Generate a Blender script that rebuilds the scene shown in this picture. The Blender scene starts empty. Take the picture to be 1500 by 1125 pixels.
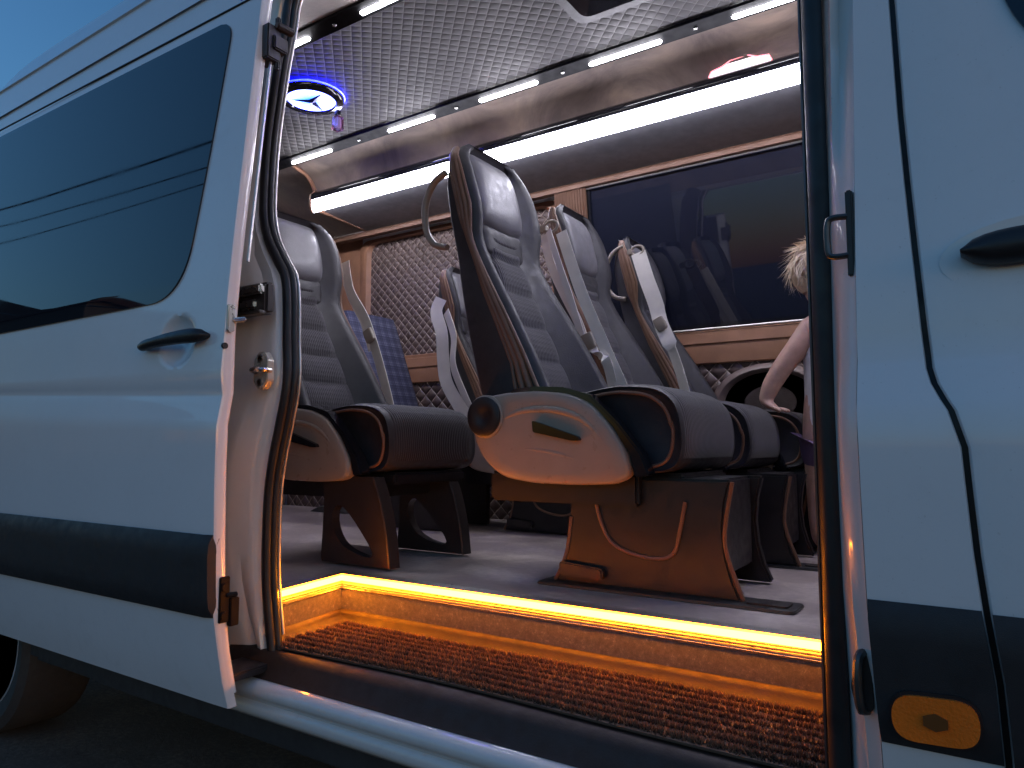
import bpy, bmesh, math, random
from mathutils import Vector, Matrix
random.seed(7)
R = math.radians
scene = bpy.context.scene
COL = scene.collection
WLOC = {}

# ------------------------------------------------------------------ materials
def new_mat(name):
    m = bpy.data.materials.new(name); m.use_nodes = True
    nt = m.node_tree
    return m, nt, nt.nodes['Principled BSDF']

def N(nt, t, **k):
    n = nt.nodes.new(t)
    for a, v in k.items():
        if a.startswith('i_'):
            key = a[2:]
            n.inputs[int(key) if key.isdigit() else key].default_value = v
        else:
            setattr(n, a, v)
    return n

def mth(nt, op, a, b=None, c=None):
    n = nt.nodes.new('ShaderNodeMath'); n.operation = op
    for i, v in enumerate((a, b, c)):
        if v is None: continue
        if isinstance(v, (int, float)): n.inputs[i].default_value = v
        else: nt.links.new(v, n.inputs[i])
    return n.outputs[0]

def coords(nt):
    return nt.nodes.new('ShaderNodeTexCoord').outputs['Object']

def noise(nt, scale, detail=4, rough=.55, vec=None, dist=0):
    n = nt.nodes.new('ShaderNodeTexNoise')
    n.inputs['Scale'].default_value = scale; n.inputs['Detail'].default_value = detail
    n.inputs['Roughness'].default_value = rough; n.inputs['Distortion'].default_value = dist
    nt.links.new(vec if vec is not None else coords(nt), n.inputs['Vector'])
    return n.outputs['Fac']

def ramp(nt, fac, stops):
    r = nt.nodes.new('ShaderNodeValToRGB')
    e = r.color_ramp.elements
    while len(e) < len(stops): e.new(.5)
    for i, (p, c) in enumerate(stops):
        e[i].position = p; e[i].color = (*c, 1)
    nt.links.new(fac, r.inputs[0])
    return r.outputs[0]

def maprange(nt, v, a, b, c, d):
    n = nt.nodes.new('ShaderNodeMapRange')
    nt.links.new(v, n.inputs[0])
    for i, x in enumerate((a, b, c, d)): n.inputs[i + 1].default_value = x
    return n.outputs[0]

def bump(nt, b, h, strength=.3, dist=.01, prev=None):
    n = nt.nodes.new('ShaderNodeBump')
    n.inputs['Strength'].default_value = strength; n.inputs['Distance'].default_value = dist
    nt.links.new(h, n.inputs['Height'])
    if prev is not None: nt.links.new(prev, n.inputs['Normal'])
    nt.links.new(n.outputs[0], b.inputs['Normal'])
    return n.outputs[0]

def simple(name, col, rough=.5, metal=0., var=.12, nscale=14, bstr=0., bscale=300, coat=0., spec=.5, rvar=.12, bdist=.002):
    m, nt, b = new_mat(name)
    f = noise(nt, nscale, 5)
    lo = tuple(max(0, c * (1 - var)) for c in col); hi = tuple(c * (1 + var) for c in col)
    nt.links.new(ramp(nt, f, [(.3, lo), (.7, hi)]), b.inputs['Base Color'])
    nt.links.new(maprange(nt, noise(nt, nscale * 2.3, 4), .3, .7, max(.02, rough - rvar), min(1, rough + rvar)), b.inputs['Roughness'])
    b.inputs['Metallic'].default_value = metal
    b.inputs['Specular IOR Level'].default_value = spec
    if coat:
        b.inputs['Coat Weight'].default_value = coat; b.inputs['Coat Roughness'].default_value = .06
    if bstr: bump(nt, b, noise(nt, bscale, 2), bstr, bdist)
    return m

def emit(name, col, strength, base=(.8, .8, .8)):
    m, nt, b = new_mat(name)
    b.inputs['Base Color'].default_value = (*base, 1)
    b.inputs['Emission Color'].default_value = (*col, 1)
    b.inputs['Emission Strength'].default_value = strength
    return m

def quilt(name, col, stitch, per, axes='XZ', rough=.55, depth=.006, squash=1.0):
    m, nt, b = new_mat(name)
    s = nt.nodes.new('ShaderNodeSeparateXYZ'); nt.links.new(coords(nt), s.inputs[0])
    u, v = s.outputs[axes[0]], s.outputs[axes[1]]
    v = mth(nt, 'MULTIPLY', v, squash)
    k = math.pi / per
    a = mth(nt, 'ABSOLUTE', mth(nt, 'SINE', mth(nt, 'MULTIPLY', mth(nt, 'ADD', u, v), k)))
    c = mth(nt, 'ABSOLUTE', mth(nt, 'SINE', mth(nt, 'MULTIPLY', mth(nt, 'SUBTRACT', u, v), k)))
    mn = mth(nt, 'MINIMUM', a, c)
    h = mth(nt, 'POWER', mth(nt, 'MULTIPLY', a, c), .45)
    fac = maprange(nt, mn, .04, .2, 0, 1)
    base = ramp(nt, noise(nt, 6, 4), [(.3, tuple(x * .8 for x in col)), (.7, tuple(x * 1.2 for x in col))])
    mx = nt.nodes.new('ShaderNodeMix'); mx.data_type = 'RGBA'
    nt.links.new(fac, mx.inputs[0]); mx.inputs[6].default_value = (*stitch, 1); nt.links.new(base, mx.inputs[7])
    nt.links.new(mx.outputs[2], b.inputs['Base Color'])
    b.inputs['Roughness'].default_value = rough
    bump(nt, b, h, 1.0, depth)
    return m

def fabric(name, col, per=.007, axes='YZ', strength=.5, dark=.55):
    """coarse woven seat fabric with rows of small ribs"""
    m, nt, b = new_mat(name)
    s = nt.nodes.new('ShaderNodeSeparateXYZ'); nt.links.new(coords(nt), s.inputs[0])
    u, v = s.outputs[axes[0]], s.outputs[axes[1]]
    k = 2 * math.pi / per
    a = mth(nt, 'SINE', mth(nt, 'MULTIPLY', u, k))
    w = mth(nt, 'SINE', mth(nt, 'ADD', mth(nt, 'MULTIPLY', v, k * .5), mth(nt, 'MULTIPLY', mth(nt, 'SIGN', a), .9)))
    h = maprange(nt, mth(nt, 'ADD', a, mth(nt, 'MULTIPLY', w, .7)), -1.7, 1.7, 0, 1)
    nz = noise(nt, 9, 4)
    hh = mth(nt, 'ADD', mth(nt, 'MULTIPLY', h, .75), mth(nt, 'MULTIPLY', nz, .5))
    nt.links.new(ramp(nt, hh, [(.2, tuple(x * dark for x in col)), (.9, tuple(x * 1.5 for x in col))]), b.inputs['Base Color'])
    b.inputs['Roughness'].default_value = .8
    b.inputs['Sheen Weight'].default_value = .15
    bump(nt, b, h, strength, .002)
    return m

M = {}
def paint(name, col):
    m, nt, b = new_mat(name)
    f = noise(nt, 3.5, 6, .6)
    sx_ = nt.nodes.new('ShaderNodeSeparateXYZ'); nt.links.new(coords(nt), sx_.inputs[0])
    low = maprange(nt, sx_.outputs['Z'], .42, .75, .28, 0)
    sp_ = maprange(nt, noise(nt, 210, 2, .5), .70, .76, 0, .5)
    fine = maprange(nt, noise(nt, 26, 6, .75, dist=.6), .52, .8, 0, .35)
    dirt = mth(nt, 'MULTIPLY', mth(nt, 'ADD', mth(nt, 'ADD', low, .16), sp_), mth(nt, 'ADD', fine, .35))
    dirt.node.use_clamp = True
    mx = nt.nodes.new('ShaderNodeMix'); mx.data_type = 'RGBA'
    nt.links.new(dirt, mx.inputs[0]); mx.inputs[7].default_value = (.20, .18, .155, 1)
    nt.links.new(ramp(nt, f, [(.25, tuple(c * .95 for c in col)), (.75, col)]), mx.inputs[6])
    nt.links.new(mx.outputs[2], b.inputs['Base Color'])
    g = noise(nt, 60, 4, .7)
    nt.links.new(maprange(nt, g, .35, .75, .28, .42), b.inputs['Roughness'])
    b.inputs['Coat Weight'].default_value = .7
    nt.links.new(maprange(nt, noise(nt, 8, 5, .7), .4, .8, .03, .10), b.inputs['Coat Roughness'])
    bump(nt, b, noise(nt, 2.2, 2), .05, .02)
    return m
M['paint'] = paint('white_paint', (.76, .78, .80))
M['jamb_paint'] = paint('jamb_paint', (.66, .67, .66))
M['moulding'] = simple('black_moulding', (.018, .018, .021), .55, bstr=.25, bscale=900)
M['rubber'] = simple('seal_rubber', (.012, .012, .014), .45)
M['black'] = simple('black_plastic', (.016, .015, .017), .4, bstr=.15, bscale=700)
M['dark_plastic'] = simple('dark_plastic', (.032, .026, .025), .42, bstr=.15, bscale=500)
M['gloss_black'] = simple('gloss_black', (.01, .01, .013), .08, rvar=.03)
M['metal'] = simple('steel', (.5, .49, .46), .3, metal=1)
M['dark_metal'] = simple('dark_steel', (.10, .10, .10), .4, metal=.8)
M['alu'] = simple('aluminium', (.55, .52, .5), .38, metal=.9, nscale=40)
def glass(name, col, tint=.0):
    m, nt, b = new_mat(name)
    b.inputs['Base Color'].default_value = (*col, 1)
    nt.links.new(maprange(nt, noise(nt, 7, 5, .7), .4, .8, .015, .05), b.inputs['Roughness'])
    b.inputs['IOR'].default_value = 1.5
    b.inputs['Specular IOR Level'].default_value = .6
    bump(nt, b, noise(nt, 1.3, 1), .02, .02)
    return m
M['tint_glass'] = glass('tinted_glass', (.006, .009, .016))
M['in_glass'] = glass('cabin_glass', (.010, .012, .022))
M['rack_under'] = simple('rack_lining', (.14, .14, .155), .5, bstr=.2, bscale=300)
M['rail'] = simple('rail_black', (.006, .006, .007), .6, spec=.15)
M['galv'] = simple('galvanised', (.42, .42, .38), .35, metal=.35)
M['grille'] = simple('grille_cloth', (.05, .034, .030), .8, bstr=.6, bscale=260)
M['tyre'] = simple('tyre_rubber', (.04, .038, .036), .8, bstr=.3, bscale=120)
M['rim'] = simple('alloy', (.55, .56, .58), .4, metal=.3)
M['suede'] = None
def suede():
    m, nt, b = new_mat('brown_suede')
    f = noise(nt, 2.6, 8, .62, dist=1.6)
    nt.links.new(ramp(nt, f, [(.32, (.075, .05, .042)), (.5, (.15, .105, .082)), (.68, (.24, .165, .12))]), b.inputs['Base Color'])
    b.inputs['Roughness'].default_value = .8; b.inputs['Sheen Weight'].default_value = .3
    bump(nt, b, noise(nt, 40, 6, .7), .25, .004)
    return m
M['suede'] = suede()
M['ceil_quilt'] = quilt('ceiling_quilt', (.045, .040, .040), (.095, .088, .086), .05, 'XY', .7, .003)
M['wall_quilt'] = quilt('wall_quilt', (.095, .064, .058), (.42, .33, .28), .052, 'XZ', .5, .009, 1.0)
M['side_quilt'] = quilt('side_quilt', (.095, .064, .058), (.42, .33, .28), .075, 'XZ', .45, .016, 1.0)
M['tan'] = simple('tan_leather', (.33, .165, .095), .45, bstr=.3, bscale=420)
M['pleat'] = simple('brown_pleat', (.15, .075, .045), .6)
M['leather'] = simple('dark_leather', (.034, .032, .037), .56, bstr=.35, bscale=380, bdist=.0015)
M['pad'] = simple('headrest_leather', (.17, .165, .178), .42, bstr=.35, bscale=330, bdist=.0015)
M['trim'] = simple('brown_trim', (.20, .105, .065), .42, bstr=.25, bscale=300)
M['fabric'] = fabric('seat_fabric', (.042, .038, .046), .0085, 'YZ', .7)
M['cush_fabric'] = fabric('cushion_fabric', (.028, .024, .028), .009, 'YX', .8)
M['beige'] = simple('beige_plastic', (.34, .285, .235), .36, var=.05, bstr=.12, bscale=800)
M['belt'] = simple('belt_webbing', (.80, .75, .70), .65, var=.08, bstr=.3, bscale=600)
def plaid():
    m, nt, b = new_mat('blue_plaid')
    s = nt.nodes.new('ShaderNodeSeparateXYZ'); nt.links.new(coords(nt), s.inputs[0])
    def band(o, per, w):
        t = mth(nt, 'FRACT', mth(nt, 'DIVIDE', o, per))
        return mth(nt, 'LESS_THAN', t, w)
    a = mth(nt, 'ADD', band(s.outputs['Y'], .05, .45), band(s.outputs['Z'], .05, .45))
    c = mth(nt, 'ADD', band(s.outputs['Y'], .0125, .22), band(s.outputs['Z'], .0125, .22))
    h = mth(nt, 'ADD', mth(nt, 'MULTIPLY', a, .25), mth(nt, 'MULTIPLY', c, .25))
    nt.links.new(ramp(nt, h, [(0, (.045, .047, .085)), (.5, (.085, .09, .15)), (1, (.25, .26, .34))]), b.inputs['Base Color'])
    b.inputs['Roughness'].default_value = .9
    return m
M['plaid'] = plaid()
def floor_mat():
    m, nt, b = new_mat('vinyl_floor')
    f = noise(nt, 3.2, 8, .65, dist=.8); g = noise(nt, 45, 4, .7)
    h = mth(nt, 'ADD', mth(nt, 'MULTIPLY', f, .8), mth(nt, 'MULTIPLY', g, .3))
    nt.links.new(ramp(nt, h, [(.3, (.21, .165, .15)), (.55, (.40, .33, .30)), (.75, (.66, .57, .51))]), b.inputs['Base Color'])
    nt.links.new(maprange(nt, f, .3, .7, .28, .55), b.inputs['Roughness'])
    bump(nt, b, g, .12, .002)
    return m
M['floor'] = floor_mat()
def step_metal():
    m, nt, b = new_mat('speckled_step')
    g = noise(nt, 90, 6, .75); f = noise(nt, 500, 2)
    h = mth(nt, 'ADD', mth(nt, 'MULTIPLY', g, .7), mth(nt, 'MULTIPLY', f, .35))
    nt.links.new(ramp(nt, h, [(.35, (.07, .066, .062)), (.6, (.16, .15, .14)), (.72, (.42, .40, .38))]), b.inputs['Base Color'])
    b.inputs['Roughness'].default_value = .38; b.inputs['Metallic'].default_value = .1
    bump(nt, b, f, .15, .001)
    return m
M['step'] = step_metal()
M['step_dark'] = simple('dark_step_plastic', (.026, .015, .010), .62, bstr=.2, bscale=250)
def coir():
    m, nt, b = new_mat('coir_pile')
    g = noise(nt, 160, 3, .7); f = noise(nt, 7, 4)
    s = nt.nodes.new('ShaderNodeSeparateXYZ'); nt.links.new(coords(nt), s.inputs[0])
    root_shade = maprange(nt, s.outputs['Z'], .538, .551, -.42, .10)  # groove shade put into the colour: fibre roots darker, tips lighter
    h = mth(nt, 'ADD', root_shade, mth(nt, 'ADD', mth(nt, 'MULTIPLY', g, .75), mth(nt, 'MULTIPLY', f, .35)))
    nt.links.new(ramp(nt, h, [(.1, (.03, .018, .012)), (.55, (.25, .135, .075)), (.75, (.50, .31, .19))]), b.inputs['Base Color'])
    b.inputs['Roughness'].default_value = .9
    return m
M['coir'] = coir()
def ground_mat():
    m, nt, b = new_mat('asphalt_gravel')
    g = noise(nt, 55, 10, .8); f = noise(nt, 2.3, 6, .65)
    h = mth(nt, 'ADD', mth(nt, 'MULTIPLY', g, .7), mth(nt, 'MULTIPLY', f, .5))
    nt.links.new(ramp(nt, h, [(.35, (.055, .038, .028)), (.6, (.12, .085, .062)), (.8, (.28, .21, .16))]), b.inputs['Base Color'])
    b.inputs['Roughness'].default_value = .9
    bump(nt, b, g, .8, .02)
    return m
M['ground'] = ground_mat()
M['amber'] = emit('amber_led', (1, .255, .008), 90, (1, .5, .1))
M['amber_soft'] = emit('amber_fill', (1, .25, .010), 24, (1, .5, .1))  # for the added glow above the step light
M['white_tube'] = emit('white_tube', (.93, .92, 1.0), 36)
M['rack_tube'] = emit('rack_tube', (.86, .85, 1.0), 34)
M['emblem_white'] = emit('emblem_light', (.30, .70, 1.0), 16)
def _emb():
    nt = M['emblem_white'].node_tree; b = nt.nodes['Principled BSDF']
    g = nt.nodes.new('ShaderNodeTexCoord').outputs['Generated']; s = nt.nodes.new('ShaderNodeSeparateXYZ'); nt.links.new(g, s.inputs[0])
    dx = mth(nt, 'SUBTRACT', s.outputs['X'], .5); dy = mth(nt, 'SUBTRACT', s.outputs['Y'], .5)
    r = mth(nt, 'SQRT', mth(nt, 'ADD', mth(nt, 'MULTIPLY', dx, dx), mth(nt, 'MULTIPLY', dy, dy)))
    nt.links.new(ramp(nt, r, [(.08, (.004, .035, .16)), (.30, (.05, .11, .6)), (.42, (.16, .2, 1.0)), (.5, (.06, .07, 1.0))]), b.inputs['Emission Color'])
_emb()
M['emblem_blue'] = emit('emblem_blue', (.001, .002, 1.0), 130)
M['marker'] = simple('amber_lens', (.90, .19, .015), .25, var=.1, bstr=.6, bscale=260, coat=.6)
M['marker_dark'] = simple('marker_print', (.16, .055, .012), .4)
M['skin'] = simple('skin', (.60, .37, .29), .5, var=.14, nscale=28, bstr=.25, bscale=240)
M['skin'].node_tree.nodes['Principled BSDF'].inputs['Subsurface Weight'].default_value = .08
M['hair'] = simple('blond_hair', (.74, .60, .44), .55, var=.2, nscale=60)
M['cloth_white'] = simple('white_cotton', (.72, .71, .72), .85, bstr=.3, bscale=200)
M['cloth_dark'] = simple('violet_cotton', (.12, .08, .16), .85)
M['eye'] = simple('eye', (.05, .04, .04), .2)
M['scent'] = simple('scent_glass', (.35, .12, .20), .08, rvar=.03)
M['scent'].node_tree.nodes['Principled BSDF'].inputs['Transmission Weight'].default_value = .85
M['house'] = simple('render_wall', (.22, .2, .18), .9)
M['rooftile'] = simple('roof_tile', (.14, .07, .05), .8)
M['leaf'] = simple('leaf', (.05, .08, .03), .7, var=.5, nscale=3)
M['bark'] = simple('bark', (.09, .07, .05), .9)
M['hidden'] = simple('dark_lining', (.03, .03, .032), .8)

# ------------------------------------------------------------------ mesh helpers
def link(o, parent=None):
    COL.objects.link(o)
    if parent is not None: o.parent = parent

def empty(name, loc, label, cat, group=None):
    o = bpy.data.objects.new(name, None); o.location = loc; o.empty_display_size = .1
    COL.objects.link(o); WLOC[o.name] = Vector(loc)
    o['label'] = label; o['category'] = cat
    if group: o['group'] = group
    return o

def tag(o, label, cat, group=None):
    o['label'] = label; o['category'] = cat
    if group: o['group'] = group

class MB:
    def __init__(s): s.bm = bmesh.new()
    def face(s, vs):
        try: return s.bm.faces.new(vs)
        except ValueError: return None
    def box(s, x0, x1, y0, y1, z0, z1):
        v = [s.bm.verts.new((x, y, z)) for x in (x0, x1) for y in (y0, y1) for z in (z0, z1)]
        for f in ((0, 1, 3, 2), (4, 6, 7, 5), (0, 4, 5, 1), (2, 3, 7, 6), (0, 2, 6, 4), (1, 5, 7, 3)):
            s.face([v[i] for i in f])
        return s
    def grid(s, rows, close_u=False, close_v=False, cap=False):
        V = [[s.bm.verts.new(p) for p in r] for r in rows]
        n, m = len(V), len(V[0])
        for i in range(n if close_u else n - 1):
            for j in range(m if close_v else m - 1):
                a, b = V[i], V[(i + 1) % n]
                s.face([a[j], a[(j + 1) % m], b[(j + 1) % m], b[j]])
        if cap:
            s.face(list(reversed(V[0]))); s.face(V[-1])
        return s
    def prism(s, pts, fn0, fn1):
        """polygon pts -> two 3d outlines"""
        a = [s.bm.verts.new(fn0(p)) for p in pts]; b = [s.bm.verts.new(fn1(p)) for p in pts]
        s.face(a); s.face(list(reversed(b)))
        for i in range(len(pts)):
            j = (i + 1) % len(pts)
            s.face([a[j], a[i], b[i], b[j]])
        return s
    def slab(s, pts, y0, y1):           # polygon in xz, extruded along y
        return s.prism(pts, lambda p: (p[0], y0, p[1]), lambda p: (p[0], y1, p[1]))
    def tube(s, path, r, n=8, cap=True, flat=1.0, up=(0, 0, 1), closed=False):
        P = [Vector(p) for p in path]; rows = []; a = None
        for i, p in enumerate(P):
            if closed: d = P[(i + 1) % len(P)] - P[i - 1]
            else: d = P[min(i + 1, len(P) - 1)] - P[max(i - 1, 0)]
            d.normalize()
            if a is None:
                a = d.cross(Vector(up))
                if a.length < .2: a = d.cross(Vector((1, 0, 0)))
            else:
                a = a - d * a.dot(d)          # parallel transport
            a.normalize(); b = a.cross(d).normalized()
            rr = r[i] if isinstance(r, (list, tuple)) else r
            rows.append([tuple(p + a * math.cos(t) * rr + b * math.sin(t) * rr * flat) for t in [2 * math.pi * k / n for k in range(n)]])
        return s.grid(rows, close_u=closed, close_v=True, cap=cap and not closed)
    def ribbon(s, path, nrm, w, th=.0015, twist=None):
        """flat strap: path, width direction per point"""
        P = [Vector(p) for p in path]; rows = []
        for i, p in enumerate(P):
            d = (P[min(i + 1, len(P) - 1)] - P[max(i - 1, 0)]).normalized()
            a = Vector(nrm[i] if isinstance(nrm, list) else nrm)
            a = (a - d * a.dot(d)).normalized(); b = a.cross(d)
            h = w / 2
            rows.append([tuple(p + a * h + b * th), tuple(p - a * h + b * th), tuple(p - a * h - b * th), tuple(p + a * h - b * th)])
        return s.grid(rows, close_v=True, cap=True)
    def lathe(s, prof, n, fn):
        rows = [[fn(r, h, 2 * math.pi * k / n) for k in range(n)] for r, h in prof]
        return s.grid(rows, close_v=True, cap=True)
    def build(s, name, mat, parent=None, bevel=0, bseg=2, smooth=True, angle=38, label=None, off=None):
        bm = s.bm
        bmesh.ops.remove_doubles(bm, verts=bm.verts, dist=1e-5)
        bmesh.ops.recalc_face_normals(bm, faces=bm.faces)
        if bevel:
            ed = [e for e in bm.edges if len(e.link_faces) == 2 and e.calc_face_angle(0) > R(30)]
            bmesh.ops.bevel(bm, geom=ed, offset=bevel, segments=bseg, affect='EDGES', clamp_overlap=True)
        me = bpy.data.meshes.new(name)
        if off is None and parent is not None: off = WLOC.get(parent.name)
        if off is not None:
            bmesh.ops.translate(bm, verts=bm.verts, vec=-Vector(off))
        bm.to_mesh(me); bm.free()
        me.materials.append(mat)
        if smooth:
            me.shade_smooth(); me.set_sharp_from_angle(angle=R(angle))
        o = bpy.data.objects.new(name, me); link(o, parent)
        if parent is not None: WLOC[o.name] = Vector(off) if off is not None else Vector((0, 0, 0))
        if label: o['label'] = label
        return o

def lerp(tab, z):
    if z <= tab[0][0]: return tab[0][1]
    for (a, x), (b, y) in zip(tab, tab[1:]):
        if z <= b: return x + (y - x) * (z - a) / (b - a)
    return tab[-1][1]

def smoothpath(pts, n=6):
    """catmull-rom"""
    P = [Vector(p) for p in pts]; out = []
    for i in range(len(P) - 1):
        a, b, c, d = P[max(i - 1, 0)], P[i], P[i + 1], P[min(i + 2, len(P) - 1)]
        for k in range(n):
            t = k / n
            out.append(.5 * ((2 * b) + (c - a) * t + (2 * a - 5 * b + 4 * c - d) * t * t + (3 * b - a - 3 * c + d) * t ** 3))
    out.append(P[-1])
    return [tuple(v) for v in out]

def roundpoly(pts, r, n=5):
    out = []
    k = len(pts)
    for i in range(k):
        p0, p, p1 = Vector(pts[i - 1]), Vector(pts[i]), Vector(pts[(i + 1) % k])
        rr = r[i] if isinstance(r, (list, tuple)) else r
        a = (p0 - p); b = (p1 - p)
        q = min(rr, a.length * .49, b.length * .49)
        A = p + a.normalized() * q; B = p + b.normalized() * q
        for t in range(n + 1):
            u = t / n
            out.append(tuple(A * (1 - u) ** 2 + p * 2 * u * (1 - u) + B * u * u))
    return out

def frange(a, b, n): return [a + (b - a) * i / (n - 1) for i in range(n)]

# ------------------------------------------------------------------ setting
g = MB().grid([[(x, y, 0) for x in (-900, -60, -12, -6, -3, 0, 3, 6, 12, 60, 900)] for y in (-900, -60, -12, -6, -3, -1, 0, 1, 3, 6, 12, 60, 900)])
go = g.build('ground', M['ground']); go['kind'] = 'structure'
# ------------------------------------------------------------------ the van
VAN = empty('minibus', (-1.0, .99, 0), 'white high roof minibus with its side door slid open and cabin lights on', 'minibus')
V = VAN
W2 = 1.98   # far side outer y

def sy(z):   # outer side offset of the bodywork over height
    return lerp([(.40, .06), (.52, .032), (.62, .008), (.80, -.012), (.95, -.019), (1.045, -.019), (1.10, -.001), (1.115, .004), (1.15, .002), (1.45, .026), (1.75, .051), (2.05, .077), (2.3, .098), (2.4, .110)], z)

ZS = [.46, .52, .57, .62, .66, .72, .80, .87, .95, 1.0, 1.045, 1.06, 1.08, 1.10, 1.107, 1.115, 1.15, 1.25, 1.35, 1.45, 1.55, 1.65, 1.75, 1.85, 1.95, 2.05, 2.10]

def side_sheet(name, xa, xb, zs, mat, parent=V, y0=0., th=.02, cols=8, yfn=sy, proud=0., label=None):
    """body sheet between edge curves xa(z), xb(z); folded back at both edges"""
    rows = []
    for z in zs:
        a, b = xa(z), xb(z); y = y0 + yfn(z) - proud
        r = [(a, y + th, z), (a, y + .006, z), (a + (.003 if b > a else -.003), y + .001, z)]
        r += [(a + (b - a) * (.01 + .98 * k / (cols - 1)), y, z) for k in range(cols)]
        r += [(b - (.003 if b > a else -.003), y + .001, z), (b, y + .006, z), (b, y + th, z)]
        rows.append(r)
    top, bot = rows[-1], rows[0]
    rows = [[(p[0], max(p[1], y0 + yfn(zs[0]) - proud + th), p[2]) for p in bot]] + rows + [[(p[0], max(p[1], y0 + yfn(zs[-1]) - proud + th), p[2]) for p in top]]
    return MB().grid(rows).build(name, mat, parent, label=label, angle=50)

# seam between B pillar panel and front door
SEAM = [(.40, .004), (.63, -.002), (.725, -.006), (.81, -.016), (.881, -.022), (1.0, -.028), (1.02, -.031), (1.045, -.040), (1.068, -.052), (1.09, -.061), (1.16, -.066), (1.242, -.071), (1.415, -.081), (1.62, -.087), (2.1, -.10)]
sm = lambda z: lerp(SEAM, z)
BED = [(.40, -.136), (.63, -.136), (.80, -.143), (1.05, -.145), (1.33, -.141), (1.64, -.135), (2.1, -.125)]
bed = lambda z: lerp(BED, z)
side_sheet('pillar_panel', bed, lambda z: sm(z) - .003, ZS, M['paint'])
# front door skin
FD = side_sheet('front_door', lambda z: sm(z) + .004, lambda z: .98, ZS, M['paint'], cols=14)
MB().grid([[(sm(z) - .02, sy(z) + .016, z), (sm(z) + .02, sy(z) + .016, z)] for z in ZS]).build('door_gap_seal', M['rubber'], V)

def on_side(pts, proud, y0=0., yfn=sy):
    return [(x, y0 + yfn(z) - proud, z) for x, z in pts]

def side_patch(name, pts, mat, parent, proud=.003, y0=0., yfn=sy, th=.006, nz=16):
    """polygon (x,z) laid on the curved side: filled by horizontal strips"""
    zs = sorted(p[1] for p in pts); z0, z1 = zs[0], zs[-1]
    def span(z):
        xs = []
        for i in range(len(pts)):
            (xa, za), (xb, zb) = pts[i], pts[(i + 1) % len(pts)]
            if (za - z) * (zb - z) <= 0 and abs(za - zb) > 1e-9:
                xs.append(xa + (xb - xa) * (z - za) / (zb - za))
        return (min(xs), max(xs)) if xs else None
    rows = []; 
    for i in range(nz * 3):
        t = i / (nz * 3 - 1); t = .5 - .5 * math.cos(math.pi * t)
        z = z0 + (z1 - z0) * min(max(t, .0005), .9995)
        sp = span(z)
        if not sp: continue
        a, b = sp
        y = y0 + yfn(z) - proud
        rows.append([(a, y + th, z)] + [(a + (b - a) * k / 7, y, z) for k in range(8)] + [(b, y + th, z)])
    f, l = rows[0], rows[-1]
    rows = [[(p[0], p[1] + th, p[2]) for p in f]] + rows + [[(p[0], p[1] + th, p[2]) for p in l]]
    return MB().grid(rows).build(name, mat, parent, angle=50)

# front door window
w = roundpoly([(.012, 1.95), (.034, 1.59), (.060, 1.515), (.115, 1.462), (.92, 1.43), (.70, 1.95)], [.04, .05, .04, .05, .05, .05], 6)
side_patch('window', w, M['tint_glass'], FD, .004)
# front door handle: recess and bar
def handle(x0, x1, z0, z1, parent, y0=0., rec=None):
    if rec:
        cx, cz, rx, rz = rec
        rows = []
        for k in range(7):
            r = k / 6
            rows.append([(cx + rx * r * math.cos(t), y0 + sy(cz + rz * r * math.sin(t)) - .0015 + .004 * (1 - r * r), cz + rz * r * math.sin(t)) for t in [2 * math.pi * q / 28 for q in range(28)]])
        MB().grid(rows, close_v=True).build('handle_recess', M['jamb_paint'], parent, angle=80)
    n = 15; rows = []
    for i in range(n):
        t = i / (n - 1); x = x0 + (x1 - x0) * t; zc = z0 + (z1 - z0) * t
        hw = .0175 * (1 - .28 * math.exp(-((t - .5) / .3) ** 2) * 0 ) * math.sqrt(max(.02, 1 - (2 * t - 1) ** 6))
        hw *= .78 + .3 * t
        out = .030 * math.sqrt(max(.03, 1 - (2 * t - 1) ** 4)) + .004
        y = y0 + sy(zc)
        rows.append([(x, y - out * .5 + math.cos(a) * out * .55, zc + hw * math.sin(a)) for a in [2 * math.pi * q / 14 for q in range(14)]])
    MB().grid(rows, close_v=True, cap=True).build('handle', M['black'], parent, angle=60)

# big front handle
n = 17; rows = []
for i in range(n):
    t = i / (n - 1); x = -.021 + .21 * t; zc = 1.240 + .008 * t
    hw = .0225 * math.sqrt(max(.02, 1 - (1 - min(1, t / .30)) ** 2.4)) * (1 if t < .8 else math.sqrt(max(.02, 1 - ((t - .8) / .2) ** 2)))
    y = sy(zc)
    rows.append([(x, y - .012 + math.cos(a) * .02, zc + hw * math.sin(a)) for a in [2 * math.pi * q / 16 for q in range(16)]])
MB().grid(rows, close_v=True, cap=True).build('handle', M['black'], FD, angle=60)
rows = []
for k in range(7):
    r = k / 6
    rows.append([(.08 + .125 * r * math.cos(t), sy(1.235) - .0012 + .003 * (1 - r * r) - .001, 1.232 + .05 * r * math.sin(t)) for t in [2 * math.pi * q / 28 for q in range(28)]])
MB().grid(rows, close_v=True).build('handle_recess', M['paint'], FD, angle=80)

# black rub strips: pillar and front door
def rub(xa, xb, z0, z1, parent, y0=0., yfn=sy, th=.016, drop=None):
    zs = frange(z0, z1, 9); rows = []
    for i, z in enumerate(zs):
        t = i / 8; pr = .012 * (1 - (2 * t - 1) ** 8) + .003
        a, b = xa(z), xb(z); y = y0 + yfn(z) - pr
        rows.append([(a, y + th, z)] + [(a + (b - a) * k / 9, y, z) for k in range(10)] + [(b, y + th, z)])
    return MB().grid(rows).build('rub_strip', M['moulding'], parent, angle=30)
rub(lambda z: bed(z) + .002, lambda z: sm(z) - .004, .629, .808, V)
rub(lambda z: sm(z) + .006, lambda z: .97, .60, .805, FD)
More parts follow.
